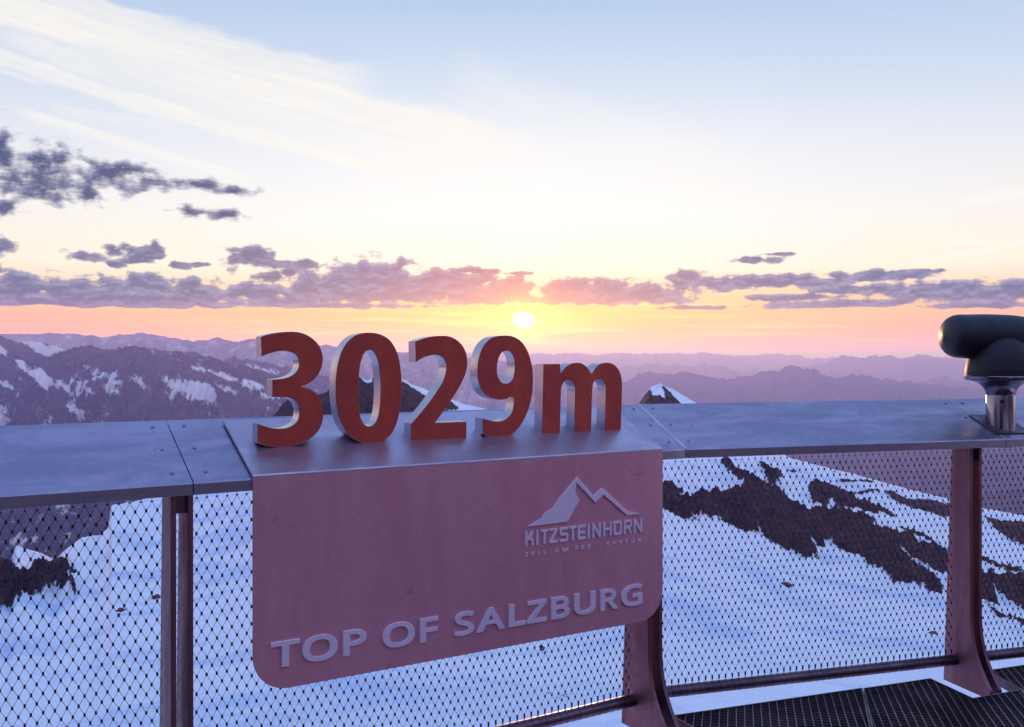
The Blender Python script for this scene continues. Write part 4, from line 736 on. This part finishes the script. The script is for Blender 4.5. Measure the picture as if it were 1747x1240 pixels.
# towards the deck it falls steeply
fr = [(4.0, -11.0), (9.0, -15.0), (18, -19), (34, -26), (62, -36), (100, -48)]
Xa = np.stack([col(pxf) * d for d, _ in fr]); Ya = np.stack([pxf * 0 + d for d, _ in fr]); w_ = [(d - 4) / 146 for d, _ in fr]
Za = np.stack([np.minimum(h + 0 * pxf, EYE - (BOTTOM - PY0) / F_PX * d - 2.5 * (1 - k)) * (1 - k ** 4) + (k ** 4) * Zg[0] for (d, h), k in zip(fr, w_)])
XX = np.concatenate([Xa, Xg, Xb]); YY = np.concatenate([Ya, Yg, Yb]); ZZ = np.concatenate([Za, Zg, Zb])
SS = np.concatenate([np.ones(Xa.shape), snow, np.full(Xb.shape, 0.2)])
# unseen summit slope behind closes the ring; steepness and rock shaped to tint reflections
azR, azL = math.atan(col(pxf[-1])), math.atan(col(pxf[0])) + 2 * math.pi
back_az = np.linspace(azR, azL, 92)[1:-1]
rad_R = np.hypot(XX[:, -1], YY[:, -1]); rad_L = np.hypot(XX[:, 0], YY[:, 0])
cols = []
for a in back_az:
    k = (a - azR) / (azL - azR)
    r = rad_R * (1 - k) + rad_L * k
    z = ZZ[:, -1] * (1 - k) + ZZ[:, 0] * k
    w = min(1, k / 0.32, (1 - k) / 0.32); w = w * w * (3 - 2 * w)
    zb = np.interp(r, [0, 4, 10, 16, 60, 160, 400, 800, 2000], [-6, -5, -3, 3.0, 42, 85, 110, 80, -300])
    zz = z * (1 - w) + zb * w + (fbm(np.sin(a) * r / 20, np.cos(a) * r / 20, 131, 4) - 0.5) * np.clip(r / 12, 0, 9) * w
    sn = np.clip(1 - 0.52 * w + (fbm(np.sin(a) * r / 30 + 9, np.cos(a) * r / 30, 137, 4) - 0.5) * 1.6 * w, 0, 1)
    cols.append((np.sin(a) * r, np.cos(a) * r, zz, sn))
XX = np.concatenate([XX, np.stack([c[0] for c in cols], 1)], 1); YY = np.concatenate([YY, np.stack([c[1] for c in cols], 1)], 1)
ZZ = np.concatenate([ZZ, np.stack([c[2] for c in cols], 1)], 1); SS = np.concatenate([SS, np.stack([c[3] for c in cols], 1)], 1)
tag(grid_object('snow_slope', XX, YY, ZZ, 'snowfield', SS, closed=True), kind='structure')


def boulder(px, py, size, seed, label, flat=0.7):
    x, y, z = (float(v) for v in field_point(px, py))
    bm = bmesh.new(); bmesh.ops.create_icosphere(bm, subdivisions=3, radius=1.0)
    rnd = random.Random(seed); ph = [rnd.uniform(0, 20) for _ in range(6)]
    for v in bm.verts:
        c = v.co
        k = 1 + 0.28 * math.sin(2.3 * c.x + ph[0]) * math.cos(2.9 * c.y + ph[1]) + 0.2 * math.sin(4.7 * c.z + ph[2] + 3 * c.x) + 0.12 * math.sin(9 * c.y + ph[3] + 5 * c.z)
        v.co = Vector((c.x * k * size * (1 + 0.4 * math.sin(ph[4])), c.y * k * size, (c.z * k * flat + 0.25) * size))
    # facets
    for f in bm.faces: f.smooth = False
    o = obj('boulder', bm, 'boulder_rock')
    o.location = (x, y, z + 0.3 * size); o.rotation_euler = (0, 0, ph[5])
    return tag(o, label, 'boulder', 'boulders lying on the snowfield')


boulder(925, 1109, 0.95, 1, 'reddish brown boulder alone on the snow just below the sign panel')
boulder(206, 1045, 1.5, 2, 'lowest of three dark rocks on the snow left of the left twin posts', 0.35)
boulder(266, 1022, 1.4, 3, 'dark rock on the snow right beside the left twin posts', 0.6)
boulder(259, 992, 1.3, 4, 'flat dark rock, highest of three on the snow near the left twin posts', 0.4)
boulder(1341, 1002, 1.8, 5, 'small black rock on the open snow below the long rock band', 0.4)
boulder(1592, 1083, 1.1, 6, 'little black rock on the snow close left of the right railing post', 0.5)

# ------------------------------------------------------------------ railing
BX, BY = 0.71, 3.95
ANG_M, ANG_R = R(32), R(17)
FR_M = Matrix.Translation((BX, BY, 0)) @ Matrix.Rotation(ANG_M, 4, 'Z')     # x along the rail, y away from the deck
FR_R = Matrix.Translation((BX, BY, 0)) @ Matrix.Rotation(ANG_R, 4, 'Z')
HALF = (ANG_M - ANG_R) / 2
miter_M = lambda p: p * math.tan(HALF) * -1.0 * -1.0
rail = empty('railing', (BX, BY, 0))
tag(rail, 'steel balcony railing with slanted wide cap, twin plate posts and wire netting round the deck', 'railing')
INV = Matrix.Translation((-BX, -BY, 0))
ML, RL = INV @ FR_M, INV @ FR_R

CAP = [(0.030, 1.050), (0.000, 1.050), (0.000, 1.083), (0.002, 1.087), (0.007, 1.0912), (0.362, 1.2527), (0.366, 1.2535), (0.366, 1.205)]


def cap_plate(mat, a, b):
    o = obj('cap_plate', prism(CAP, 0, 0, a, b), 'cap_steel', rail, matrix=mat)
    return o


# the bend: the two runs meet on the bisector
mt = math.tan(HALF)
G = 0.0016
cap_plate(ML, -4.2, -1.967 - G)
cap_plate(ML, -1.967 + G, lambda p: p * mt - G)
cap_plate(RL, lambda p: -p * mt + G, 1.62 - G)
cap_plate(RL, 1.62 + G, 3.9)


def disc(x, p, z, r, h, nrm, n=14):
    bm = bmesh.new()
    nrm = Vector(nrm).normalized(); a = Vector((1, 0, 0)); b = nrm.cross(a).normalized()
    prof = [(r, 0.0), (r, h * 0.6), (r * 0.75, h), (r * 0.4, h), (r * 0.34, h * 0.55)]
    c = Vector((x, p, z)); rings = []
    for rr_, hh in prof:
        rings.append([bm.verts.new(c + nrm * hh + (a * math.cos(2 * math.pi * k / n) + b * math.sin(2 * math.pi * k / n)) * rr_) for k in range(n)])
    for ra, rb in zip(rings, rings[1:]):
        for k in range(n): bm.faces.new((ra[k - 1], ra[k], rb[k], rb[k - 1]))
    bm.faces.new(rings[-1])
    return bm


CAPN = (0, -math.sin(math.atan(0.455)), math.cos(math.atan(0.455)))
for mat, seam, slope in ((ML, -1.967, 0.0), (ML, 0.0, mt), (RL, 0.0, -mt), (RL, 1.62, 0.0)):
    for sgn in ((-1, 1) if slope == 0.0 else ((-1,) if mat is ML else (1,))):
        for p_ in (0.055, 0.19, 0.325):
            obj('screw', disc(seam + slope * p_ + sgn * 0.05, p_, 1.0882 + 0.455 * p_, 0.0075, 0.0028, CAPN), 'scope_steel', rail, matrix=mat)

for mat, f0, f1 in ((ML, lambda p: p * mt - 0.010, lambda p: p * mt - 0.0003), (RL, lambda p: -p * mt + 0.0003, lambda p: -p * mt + 0.010), (RL, 1.6165, 1.6235)):
    obj('seam_strip', prism([(0.004, 1.0890), (0.006, 1.0922), (0.362, 1.2541), (0.364, 1.2522)], 0, 0, f0, f1), 'edge_steel', rail, matrix=mat)

NETP = 0.128


def post_profile(top):
    pr = [(0.144, top + 0.045), (0.030, top), (0.030, 0.30)]
    for k in range(1, 9):
        a = k / 8
        pr.append((0.030 - 0.118 * a ** 2.2, 0.30 - 0.32 * a ** 0.92))
    pr += [(-0.092, -0.06), (0.20, -0.06), (0.195, 0.0)]
    return pr


def post(mat, u, gap, th=0.0165):
    for du in (0.0, gap):
        bm = prism(post_profile(1.049), 0, 0, u + du, u + du + th)
        bmesh.ops.bevel(bm, geom=[e for e in bm.edges], offset=0.0015, segments=1, affect='EDGES')
        obj('post', bm, 'post_steel', rail, matrix=mat)
    # bolted spacer block between the two plates, up under the cap
    obj('spacer', box(u + th, u + gap, 0.05, 0.12, 0.99, 1.046), 'rail_steel', rail, matrix=mat)
    obj('spacer', box(u + th, u + gap, 0.05, 0.13, 0.03, 0.075), 'rail_steel', rail, matrix=mat)


post(ML, -2.026, 0.050)
post(ML, -0.176, 0.060)
post(RL, 1.447, 0.050)
post(RL, 3.10, 0.050)
post(ML, -3.85, 0.050)

for mat, a, b in ((ML, -4.2, 0.012), (RL, -0.012, 3.9)):
    bm = tube(bmesh.new(), [(a, NETP, 0.0555), (b, NETP, 0.0555)], 0.0245, 20, True)
    obj('bottom_rail', bm, 'rail_steel', rail, smooth=True, matrix=mat)
    bm = tube(bmesh.new(), [(a, NETP, 1.044), (b, NETP, 1.044)], 0.006, 8, True)
    obj('top_cable', bm, 'wire_steel', rail, smooth=True, matrix=mat)


def netting(mat, a, b, mirror=False):
    """stainless cable net: wires that swap partners at every pressed sleeve"""
    bm = bmesh.new()
    W, Hh = 0.032, 0.0565
    z_top, z_bot = 1.022, 0.096
    rows = int(round((z_top - z_bot) / (Hh / 2)))
    hh = (z_top - z_bot) / rows
    n = max(1, int(round((b - a) / W)))
    W = (b - a) / n
    rnd = random.Random(int(a * 100))
    jit = {}

    def knot(i2, j):     # i2 counts half diamonds
        if (i2, j) not in jit:
            jit[(i2, j)] = (rnd.uniform(-1, 1) * 0.0006, rnd.uniform(-1, 1) * 0.0008)
        dx, dz = jit[(i2, j)]
        return a + i2 * W / 2 + dx, z_top - j * hh + dz
    rw = 0.0008
    for j in range(rows + 1):
        for i2 in range(2 * n + 1):
            if (i2 + j) % 2: continue
            x, z = knot(i2, j)
            if 0 < i2 < 2 * n:
                L = 0.0055 if j not in (0, rows) else 0.0035
                if j == rows: L = 0.0095
                if j == 0:    # tied over the top cable
                    tube(bm, [(x, NETP, z), (x, NETP, 1.044)], 0.0009, 3)
                    tube(bm, [(x - 0.004, NETP, z), (x + 0.004, NETP, z)], 0.0022, 5, True)
                else:
                    tube(bm, [(x, NETP, z + L), (x, NETP, z + L * 0.5), (x, NETP, z - L * 0.5), (x, NETP, z - L)], [0.0024, 0.0037, 0.0037, 0.0024], 6, True)
            if j < rows:
                for s in (-1, 1):
                    k2 = i2 + s
                    if not 0 <= k2 <= 2 * n: continue
                    x2, z2 = knot(k2, j + 1)
                    o_ = 0.0011 * s
                    pts = []
                    for q in (0.0, 0.16, 0.36, 0.64, 0.84, 1.0):
                        e = q * q * (3 - 2 * q) * 0.55 + q * 0.45
                        pts.append((x + o_ + (x2 - x - 2 * o_) * e, NETP, z + (z2 - z) * q))
                    tube(bm, pts, rw, 3)
            if j == rows:   # loop round the bottom rail
                pts = [(x, NETP, z - 0.008)]
                for q in range(0, 9):
                    an = math.pi / 2 + q / 8 * 2 * math.pi
                    pts.append((x + 0.004 * (q - 4) / 4, NETP + 0.0258 * math.cos(an), 0.0555 + 0.0258 * math.sin(an)))
                tube(bm, pts, 0.0010, 4)
    return obj('wire_netting', bm, 'wire_steel', rail, smooth=True, matrix=mat)


for mat_, a_, b_ in ((ML, -3.30, -2.0285), (ML, -2.0080, -1.9775), (ML, -1.9575, -0.1780), (ML, -0.0980, 0.0155), (RL, -0.0155, 1.4455), (RL, 1.5150, 2.75)):
    netting(mat_, a_, b_)

# ------------------------------------------------------------------ sign
sign = empty('sign', tuple(FR_M @ Vector((-0.96, -0.01, 0.42))), ANG_M)
tag(sign, 'bent steel sign plate over the railing with raised mountain emblem and TOP OF SALZBURG letters', 'sign')
SIG = Matrix.Translation((0.96, 0.01, -0.42))     # rail run coordinates -> sign coordinates
U0, U1, ZB, ZT = -1.7888, -0.1316, 0.420, 1.0915


def rounded_bottom(u0, u1, z0, z1, r, n=12):
    pts = [(u1, z1), (u0, z1)]
    for k in range(n + 1):
        a = math.pi + k / n * math.pi / 2
        pts.append((u0 + r + r * math.cos(a), z0 + r + r * math.sin(a)))
    for k in range(n + 1):
        a = 1.5 * math.pi + k / n * math.pi / 2
        pts.append((u1 - r + r * math.cos(a), z0 + r + r * math.sin(a)))
    return pts


obj('front_panel', slab([rounded_bottom(U0, U1, ZB, ZT, 0.115)], -0.0105, -0.0035, 0.0012), 'panel_steel', sign, matrix=SIG)
FOLD = [(-0.0105, 1.0915), (-0.0100, 1.0955), (-0.0085, 1.0985), (-0.006, 1.1003), (0.325, 1.2500), (0.3255, 1.2418), (0.004, 1.0953), (-0.0035, 1.0915)]
obj('top_plate', prism(FOLD, 0, 0, U0, U1), 'plate_steel', sign, matrix=SIG)

G_BOLD = {}


def glyph(ch, grow=0.034):
    """bold outline in a unit box: x 0..1, z 0..1 of its own extent, plus its aspect"""
    if ch not in G_BOLD:
        lp = orient(GLYPHS[ch])
        cap = 0.714
        lp = [[(x / cap, y / cap) for x, y in l] for l in lp]
        lp = [offset(l, grow) for l in lp]
        xs = [p[0] for p in lp[0]]
        G_BOLD[ch] = (lp, min(xs), max(xs))
    return G_BOLD[ch]


for ch, a, b in TOP_LINE:
    lp, x0, x1 = glyph(ch, 0.027)
    z0, z1 = 0.4905, 0.6085
    h = (z1 - z0) / 1.054
    loops = [[(a + (x - x0) / (x1 - x0) * (b - a), z0 + (y + 0.027) * h) for x, y in l] for l in lp]
    obj('raised_letter', slab(loops, -0.0175, -0.0105, 0.0006), 'letter_steel', sign, matrix=SIG)
G_SMALL = {}
for ch, a, b in PLACE_LINE:
    lp, x0, x1 = (G_SMALL[ch] if ch in G_SMALL else (lambda l: (l, min(p[0] for p in l[0]), max(p[0] for p in l[0])))([offset([(x / 0.714, y / 0.714) for x, y in q], 0.02) for q in orient(GLYPHS[ch])]))
    G_SMALL[ch] = (lp, x0, x1)
    z0, z1 = 0.7375, 0.7570
    loops = [[(a + (x - x0) / (x1 - x0) * (b - a), z0 + y * (z1 - z0)) for x, y in l] for l in lp]
    obj('small_letter', slab(loops, -0.0145, -0.0105), 'letter_steel', sign, matrix=SIG)


def squared(ch, a, b, z0, z1):
    """the squared condensed capitals under the emblem"""
    w, h = b - a, z1 - z0
    s, c = 0.0090, 0.006
    P = lambda l: [(a + x, z0 + z) for x, z in l]
    if ch == 'I': return [P([(w / 2 - s / 2, 0), (w / 2 + s / 2, 0), (w / 2 + s / 2, h), (w / 2 - s / 2, h)])]
    if ch == 'T': return [P([(w / 2 - s / 2, 0), (w / 2 + s / 2, 0), (w / 2 + s / 2, h - s), (w, h - s), (w, h), (0, h), (0, h - s), (w / 2 - s / 2, h - s)])]
    if ch == 'Z': return [P([(0, 0), (w, 0), (w, s), (s * 1.35, s), (w, h - s), (w, h), (0, h), (0, h - s), (w - s * 1.35, h - s), (0, s)])]
    if ch == 'E': return [P([(0, 0), (w, 0), (w, s), (s, s), (s, h / 2 - s / 2), (w * .9, h / 2 - s / 2), (w * .9, h / 2 + s / 2), (s, h / 2 + s / 2), (s, h - s), (w, h - s), (w, h), (0, h)])]
    if ch == 'H': return [P([(0, 0), (s, 0), (s, h / 2 - s / 2), (w - s, h / 2 - s / 2), (w - s, 0), (w, 0), (w, h), (w - s, h), (w - s, h / 2 + s / 2), (s, h / 2 + s / 2), (s, h), (0, h)])]
    if ch == 'N': return [P([(0, 0), (s, 0), (s, h * .68), (w - s * 1.1, 0), (w, 0), (w, h), (w - s, h), (w - s, h * .32), (s * 1.1, h), (0, h)])]
    if ch == 'K': return [P([(0, 0), (s, 0), (s, h * .42), (w - s, h * .34), (w - s, 0), (w, 0), (w, h * .42), (w * .72, h * .54), (w, h), (w - s * 1.15, h), (s, h * .56), (s, h), (0, h)])]
    if ch == 'S': return [P([(0, 0), (w - c, 0), (w, c), (w, h / 2 + s / 2 - c), (w - c, h / 2 + s / 2), (s, h / 2 + s / 2), (s, h - s), (w, h - s), (w, h), (c, h), (0, h - c), (0, h / 2 - s / 2 + c), (c, h / 2 - s / 2), (w - s, h / 2 - s / 2), (w - s, s), (0, s)])]
    if ch == 'O': return [P([(c, 0), (w - c, 0), (w, c), (w, h - c), (w - c, h), (c, h), (0, h - c), (0, c)]), P([(s, s), (s, h - s), (w - s, h - s), (w - s, s)])]
    if ch == 'R': return [P([(0, 0), (s, 0), (s, h * .40), (w * .45, h * .40), (w - s * 1.1, 0), (w, 0), (w * .72, h * .41), (w, h * .41 + c), (w, h - c), (w - c, h), (0, h)]), P([(s, h * .40 + s), (s, h - s), (w - s, h - s), (w - s, h * .40 + s)])]


for ch, a, b in NAME_LINE:
    obj('name_letter', slab(squared(ch, a, b, 0.7745, 0.8285), -0.0165, -0.0105, 0.0004), 'letter_steel', sign, matrix=SIG)
obj('mountain_emblem', slab([EMBLEM], -0.0175, -0.0105, 0.0006), 'letter_steel', sign, matrix=SIG)

# ------------------------------------------------------------------ the five big numerals on the sign's top plate
NL = {'3': 'big brushed steel numeral 3 standing on the sign, leftmost of the row', '0': 'big steel numeral 0 standing between the 3 and the 2', '2': 'big steel numeral 2 standing between the 0 and the 9',
      '9': 'big steel numeral 9 standing just below the sun, beside the m', 'm': 'thick steel letter m ending the row of numerals, right of the 9'}
for ch, loops in NUMERALS.items():
    us = [p[0] for p in loops[0]]; zs = [p[1] for p in loops[0]]
    uc, zb = (min(us) + max(us)) / 2, min(zs)
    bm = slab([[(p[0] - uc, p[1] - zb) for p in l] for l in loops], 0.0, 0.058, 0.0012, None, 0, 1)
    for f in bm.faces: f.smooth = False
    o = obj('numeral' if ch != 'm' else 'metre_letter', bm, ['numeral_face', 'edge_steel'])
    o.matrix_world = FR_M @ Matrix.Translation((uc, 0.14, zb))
    tag(o, NL[ch], 'numeral' if ch != 'm' else 'letter', 'numerals standing on the sign')

# ------------------------------------------------------------------ viewing telescope standing on the cap at the right
tc = FR_R @ Vector((1.700, 0.115, 1.10))
scope = empty('viewing_telescope', tuple(tc), 0.0)
tag(scope, 'dark coin viewing telescope with domed housing on a steel column on the railing cap', 'telescope')
# heights are measured above the column foot (z = 1.10)
bm = lathe([(0.0, -0.06), (0.0635, -0.06), (0.0635, 0.185), (0.062, 0.188), (0.0, 0.188)], 48)
obj('column', bm, 'scope_steel', scope, smooth=True)
bm = bmesh.new()
pr = [(0.0, 0.184), (0.0645, 0.184)]
for k in range(13):
    a = k / 12
    pr.append((0.0655 + 0.088 * (1 - math.cos(a * math.pi / 2)) ** 1.0, 0.186 + 0.066 * math.sin(a * math.pi / 2)))
pr += [(0.157, 0.2535), (0.0, 0.2535)]
obj('collar', lathe(pr, 56), 'scope_steel', scope, smooth=True)
obj('rim', lathe([(0.0, 0.254), (0.158, 0.254), (0.160, 0.257), (0.160, 0.271), (0.157, 0.274), (0.0, 0.274)], 56), 'scope_steel', scope, smooth=True)
pr = [(0.0, 0.2745), (0.154, 0.2745)]
for k in range(1, 17):
    a = k / 16 * math.pi / 2
    pr.append((0.155 * math.cos(a) ** 0.8 + 1e-4, 0.2745 + 0.190 * math.sin(a) ** 1.1))
pr[-1] = (0.0005, pr[-1][1])
dome = obj('housing', lathe(pr, 56), 'scope_paint', scope, smooth=True)
# barrel: a long blunt ellipsoid body lying across the dome, nose to the left, eyepiece end to the right
bm = bmesh.new()
NS, NR = 46, 36
xs = np.linspace(0, 1, NS)
rings = []
for q in xs:
    x = -0.262 + q * 0.77
    rr_ = 0.112 * (0.0 + (1 - (1 - min(q / 0.13, 1)) ** 3.2) ** 0.42) if q < 0.13 else 0.112 + 0.009 * math.sin(min((q - 0.13) / 0.35, 1) * math.pi / 2) - 0.058 * max(0, (q - 0.42) / 0.58) ** 1.3
    if q > 0.93: rr_ *= (1 - ((q - 0.93) / 0.07) ** 2 * 0.35)
    zc_ = 0.456 - 0.020 * max(0, (q - 0.25)) - 0.055 * max(0, q - 0.5) ** 1.2
    rr_ = max(rr_, 0.002)
    rings.append([bm.verts.new((x, rr_ * 1.02 * math.cos(2 * math.pi * k / NR), zc_ + rr_ * 0.93 * math.sin(2 * math.pi * k / NR))) for k in range(NR)])
for ra, rb in zip(rings, rings[1:]):
    for k in range(NR): bm.faces.new((ra[k - 1], ra[k], rb[k], rb[k - 1]))
bm.faces.new(rings[0]); bm.faces.new(rings[-1])
obj('barrel', bm, 'scope_paint', scope, smooth=True, matrix=Matrix.Rotation(R(6), 4, 'Z') @ Matrix.Translation((0.0, 0.055, 0.0)) @ Matrix.Rotation(R(1.5), 4, 'Y'))
obj('eyepiece', tube(bmesh.new(), [(0.485, 0.02, 0.405), (0.54, 0.02, 0.40)], [0.034, 0.038], 20, True), 'screw_dark', scope, smooth=True)
for a in (-112, 2, 150):
    ca, sa = math.cos(R(a)), math.sin(R(a))
    obj('screw', tube(bmesh.new(), [(0.060 * ca, 0.060 * sa, 0.155), (0.0665 * ca, 0.0665 * sa, 0.155)], 0.0085, 14, True), 'screw_dark', scope, smooth=True)
# square foot plate following the slope of the cap
bm = box(-0.10, 0.10, -0.085, 0.10, 0.0, 0.004)
obj('foot_plate', bm, 'rail_steel', scope, matrix=Matrix.Rotation(ANG_R, 4, 'Z') @ Matrix.Translation((0, 0, 1.0865 + 0.455 * 0.115 - 1.10 + 0.003)) @ Matrix.Rotation(math.atan(0.455), 4, 'X'))

# ------------------------------------------------------------------ grating deck
AZ = R(13)
DX, DP = Vector((math.cos(AZ), -math.sin(AZ))), Vector((math.sin(AZ), math.cos(AZ)))


def loc2(u, p, fr=FR_R):
    v = fr @ Vector((u, p, 0)); return Vector((v.x, v.y))


def clip_lines(poly, axis, other, pitch, phase):
    """segments of parallel lines inside a polygon: line coordinate along axis, running along other"""
    q = [(v.dot(axis), v.dot(other)) for v in poly]
    lo, hi = min(a for a, _ in q), max(a for a, _ in q)
    k = math.ceil((lo - phase) / pitch)
    while phase + k * pitch < hi:
        c = phase + k * pitch; k += 1
        cr = []
        for i in range(len(q)):
            (a0, b0), (a1, b1) = q[i - 1], q[i]
            if (a0 > c) != (a1 > c):
                cr.append(b0 + (c - a0) / (a1 - a0) * (b1 - b0))
        cr.sort()
        for s, e in zip(cr[::2], cr[1::2]):
            if e - s > 0.004: yield c, s, e


def bar(bm, p0, p1, half, z0, z1):
    d = (p1 - p0).normalized(); n = Vector((-d.y, d.x)) * half
    c = [p0 + n, p0 - n, p1 - n, p1 + n]
    lo = [bm.verts.new((v.x, v.y, z0)) for v in c]; hi = [bm.verts.new((v.x, v.y, z1)) for v in c]
    bm.faces.new(hi); bm.faces.new(list(reversed(lo)))
    for i in range(4): bm.faces.new((lo[i - 1], lo[i], hi[i], hi[i - 1]))


def grating(poly, label):
    bm = bmesh.new()
    for c, s, e in clip_lines(poly, DX, DP, 0.0335, 0.004):
        bar(bm, DX * c + DP * s, DX * c + DP * e, 0.0016, -0.040, -0.0015)
    for c, s, e in clip_lines(poly, DP, DX, 0.030, 0.002):
        bar(bm, DP * c + DX * s, DP * c + DX * e, 0.0011, -0.038, -0.0045)
    o = obj('floor_grating', bm, 'grating_steel')
    fb = bmesh.new()
    for i in range(len(poly)):
        bar(fb, poly[i - 1], poly[i], 0.0028, -0.041, 0.0)
    obj('edge_bar', fb, 'grating_steel', o)
    tag(o, label, 'floor grating', 'grating panels of the deck')


def edge_p(u): return 0.012 + 0.052 * (u + 0.08)


dirv = Vector((-0.153, -0.528)).normalized()      # the panel joints run with the bars
j1 = loc2(0.8985, edge_p(0.8985)); j2 = loc2(1.575, -0.155)
e0 = loc2(-0.055, edge_p(-0.055)); nR1 = loc2(1.2735, edge_p(1.27)); nR2 = loc2(1.268, -0.183); nR3 = loc2(1.555, -0.158); nR4 = loc2(1.600, edge_p(1.6))
m1 = loc2(-0.03, -0.115); m0 = loc2(-0.33, -0.21)
gp = 0.0045
gv = Vector((dirv.y, -dirv.x)) * gp      # towards +x
if gv.x < 0: gv = -gv
grating([e0, j1 - gv, j1 - gv + dirv * 2.3, m0 + dirv * 2.0, m0, m1], 'dark steel floor grating in the corner beside the post under the sign')
grating([j1 + gv, nR1, nR2, nR3 - gv * 0.6, nR3 - gv * 0.6 + dirv * 2.1, j1 + gv + dirv * 2.3], 'dark steel floor grating with a notch cut round the foot of the right post')
grating([nR3 + gv * 0.6, nR4 + gv * 0.6, loc2(2.7, edge_p(2.7)), loc2(2.7, edge_p(2.7)) + dirv * 2.3, nR3 + gv * 0.6 + dirv * 2.1], 'dark steel floor grating right of the right post, at the picture edge')
# beam the gratings rest on
bm = bmesh.new()
bar(bm, loc2(-0.3, -0.30), loc2(2.7, -0.12), 0.05, -0.22, -0.0425)
tag(obj('support_beam', bm, 'rail_steel'), kind='structure')

# ------------------------------------------------------------------ air
m = bpy.data.materials.new('haze'); m.use_nodes = True
tr = m.node_tree; tr.nodes.clear()
vp = tr.nodes.new('ShaderNodeVolumePrincipled'); ou = tr.nodes.new('ShaderNodeOutputMaterial')
vp.inputs['Color'].default_value = (0.42, 0.43, 0.92, 1); vp.inputs['Absorption Color'].default_value = (1, 1, 1, 1); vp.inputs['Density'].default_value = HAZE_D; vp.inputs['Anisotropy'].default_value = 0.5
tr.links.new(vp.outputs[0], ou.inputs['Volume'])
MATS['haze'] = m
tag(obj('haze', box(-115000, 115000, -115000, 115000, -2900, 190), 'haze'), kind='stuff')
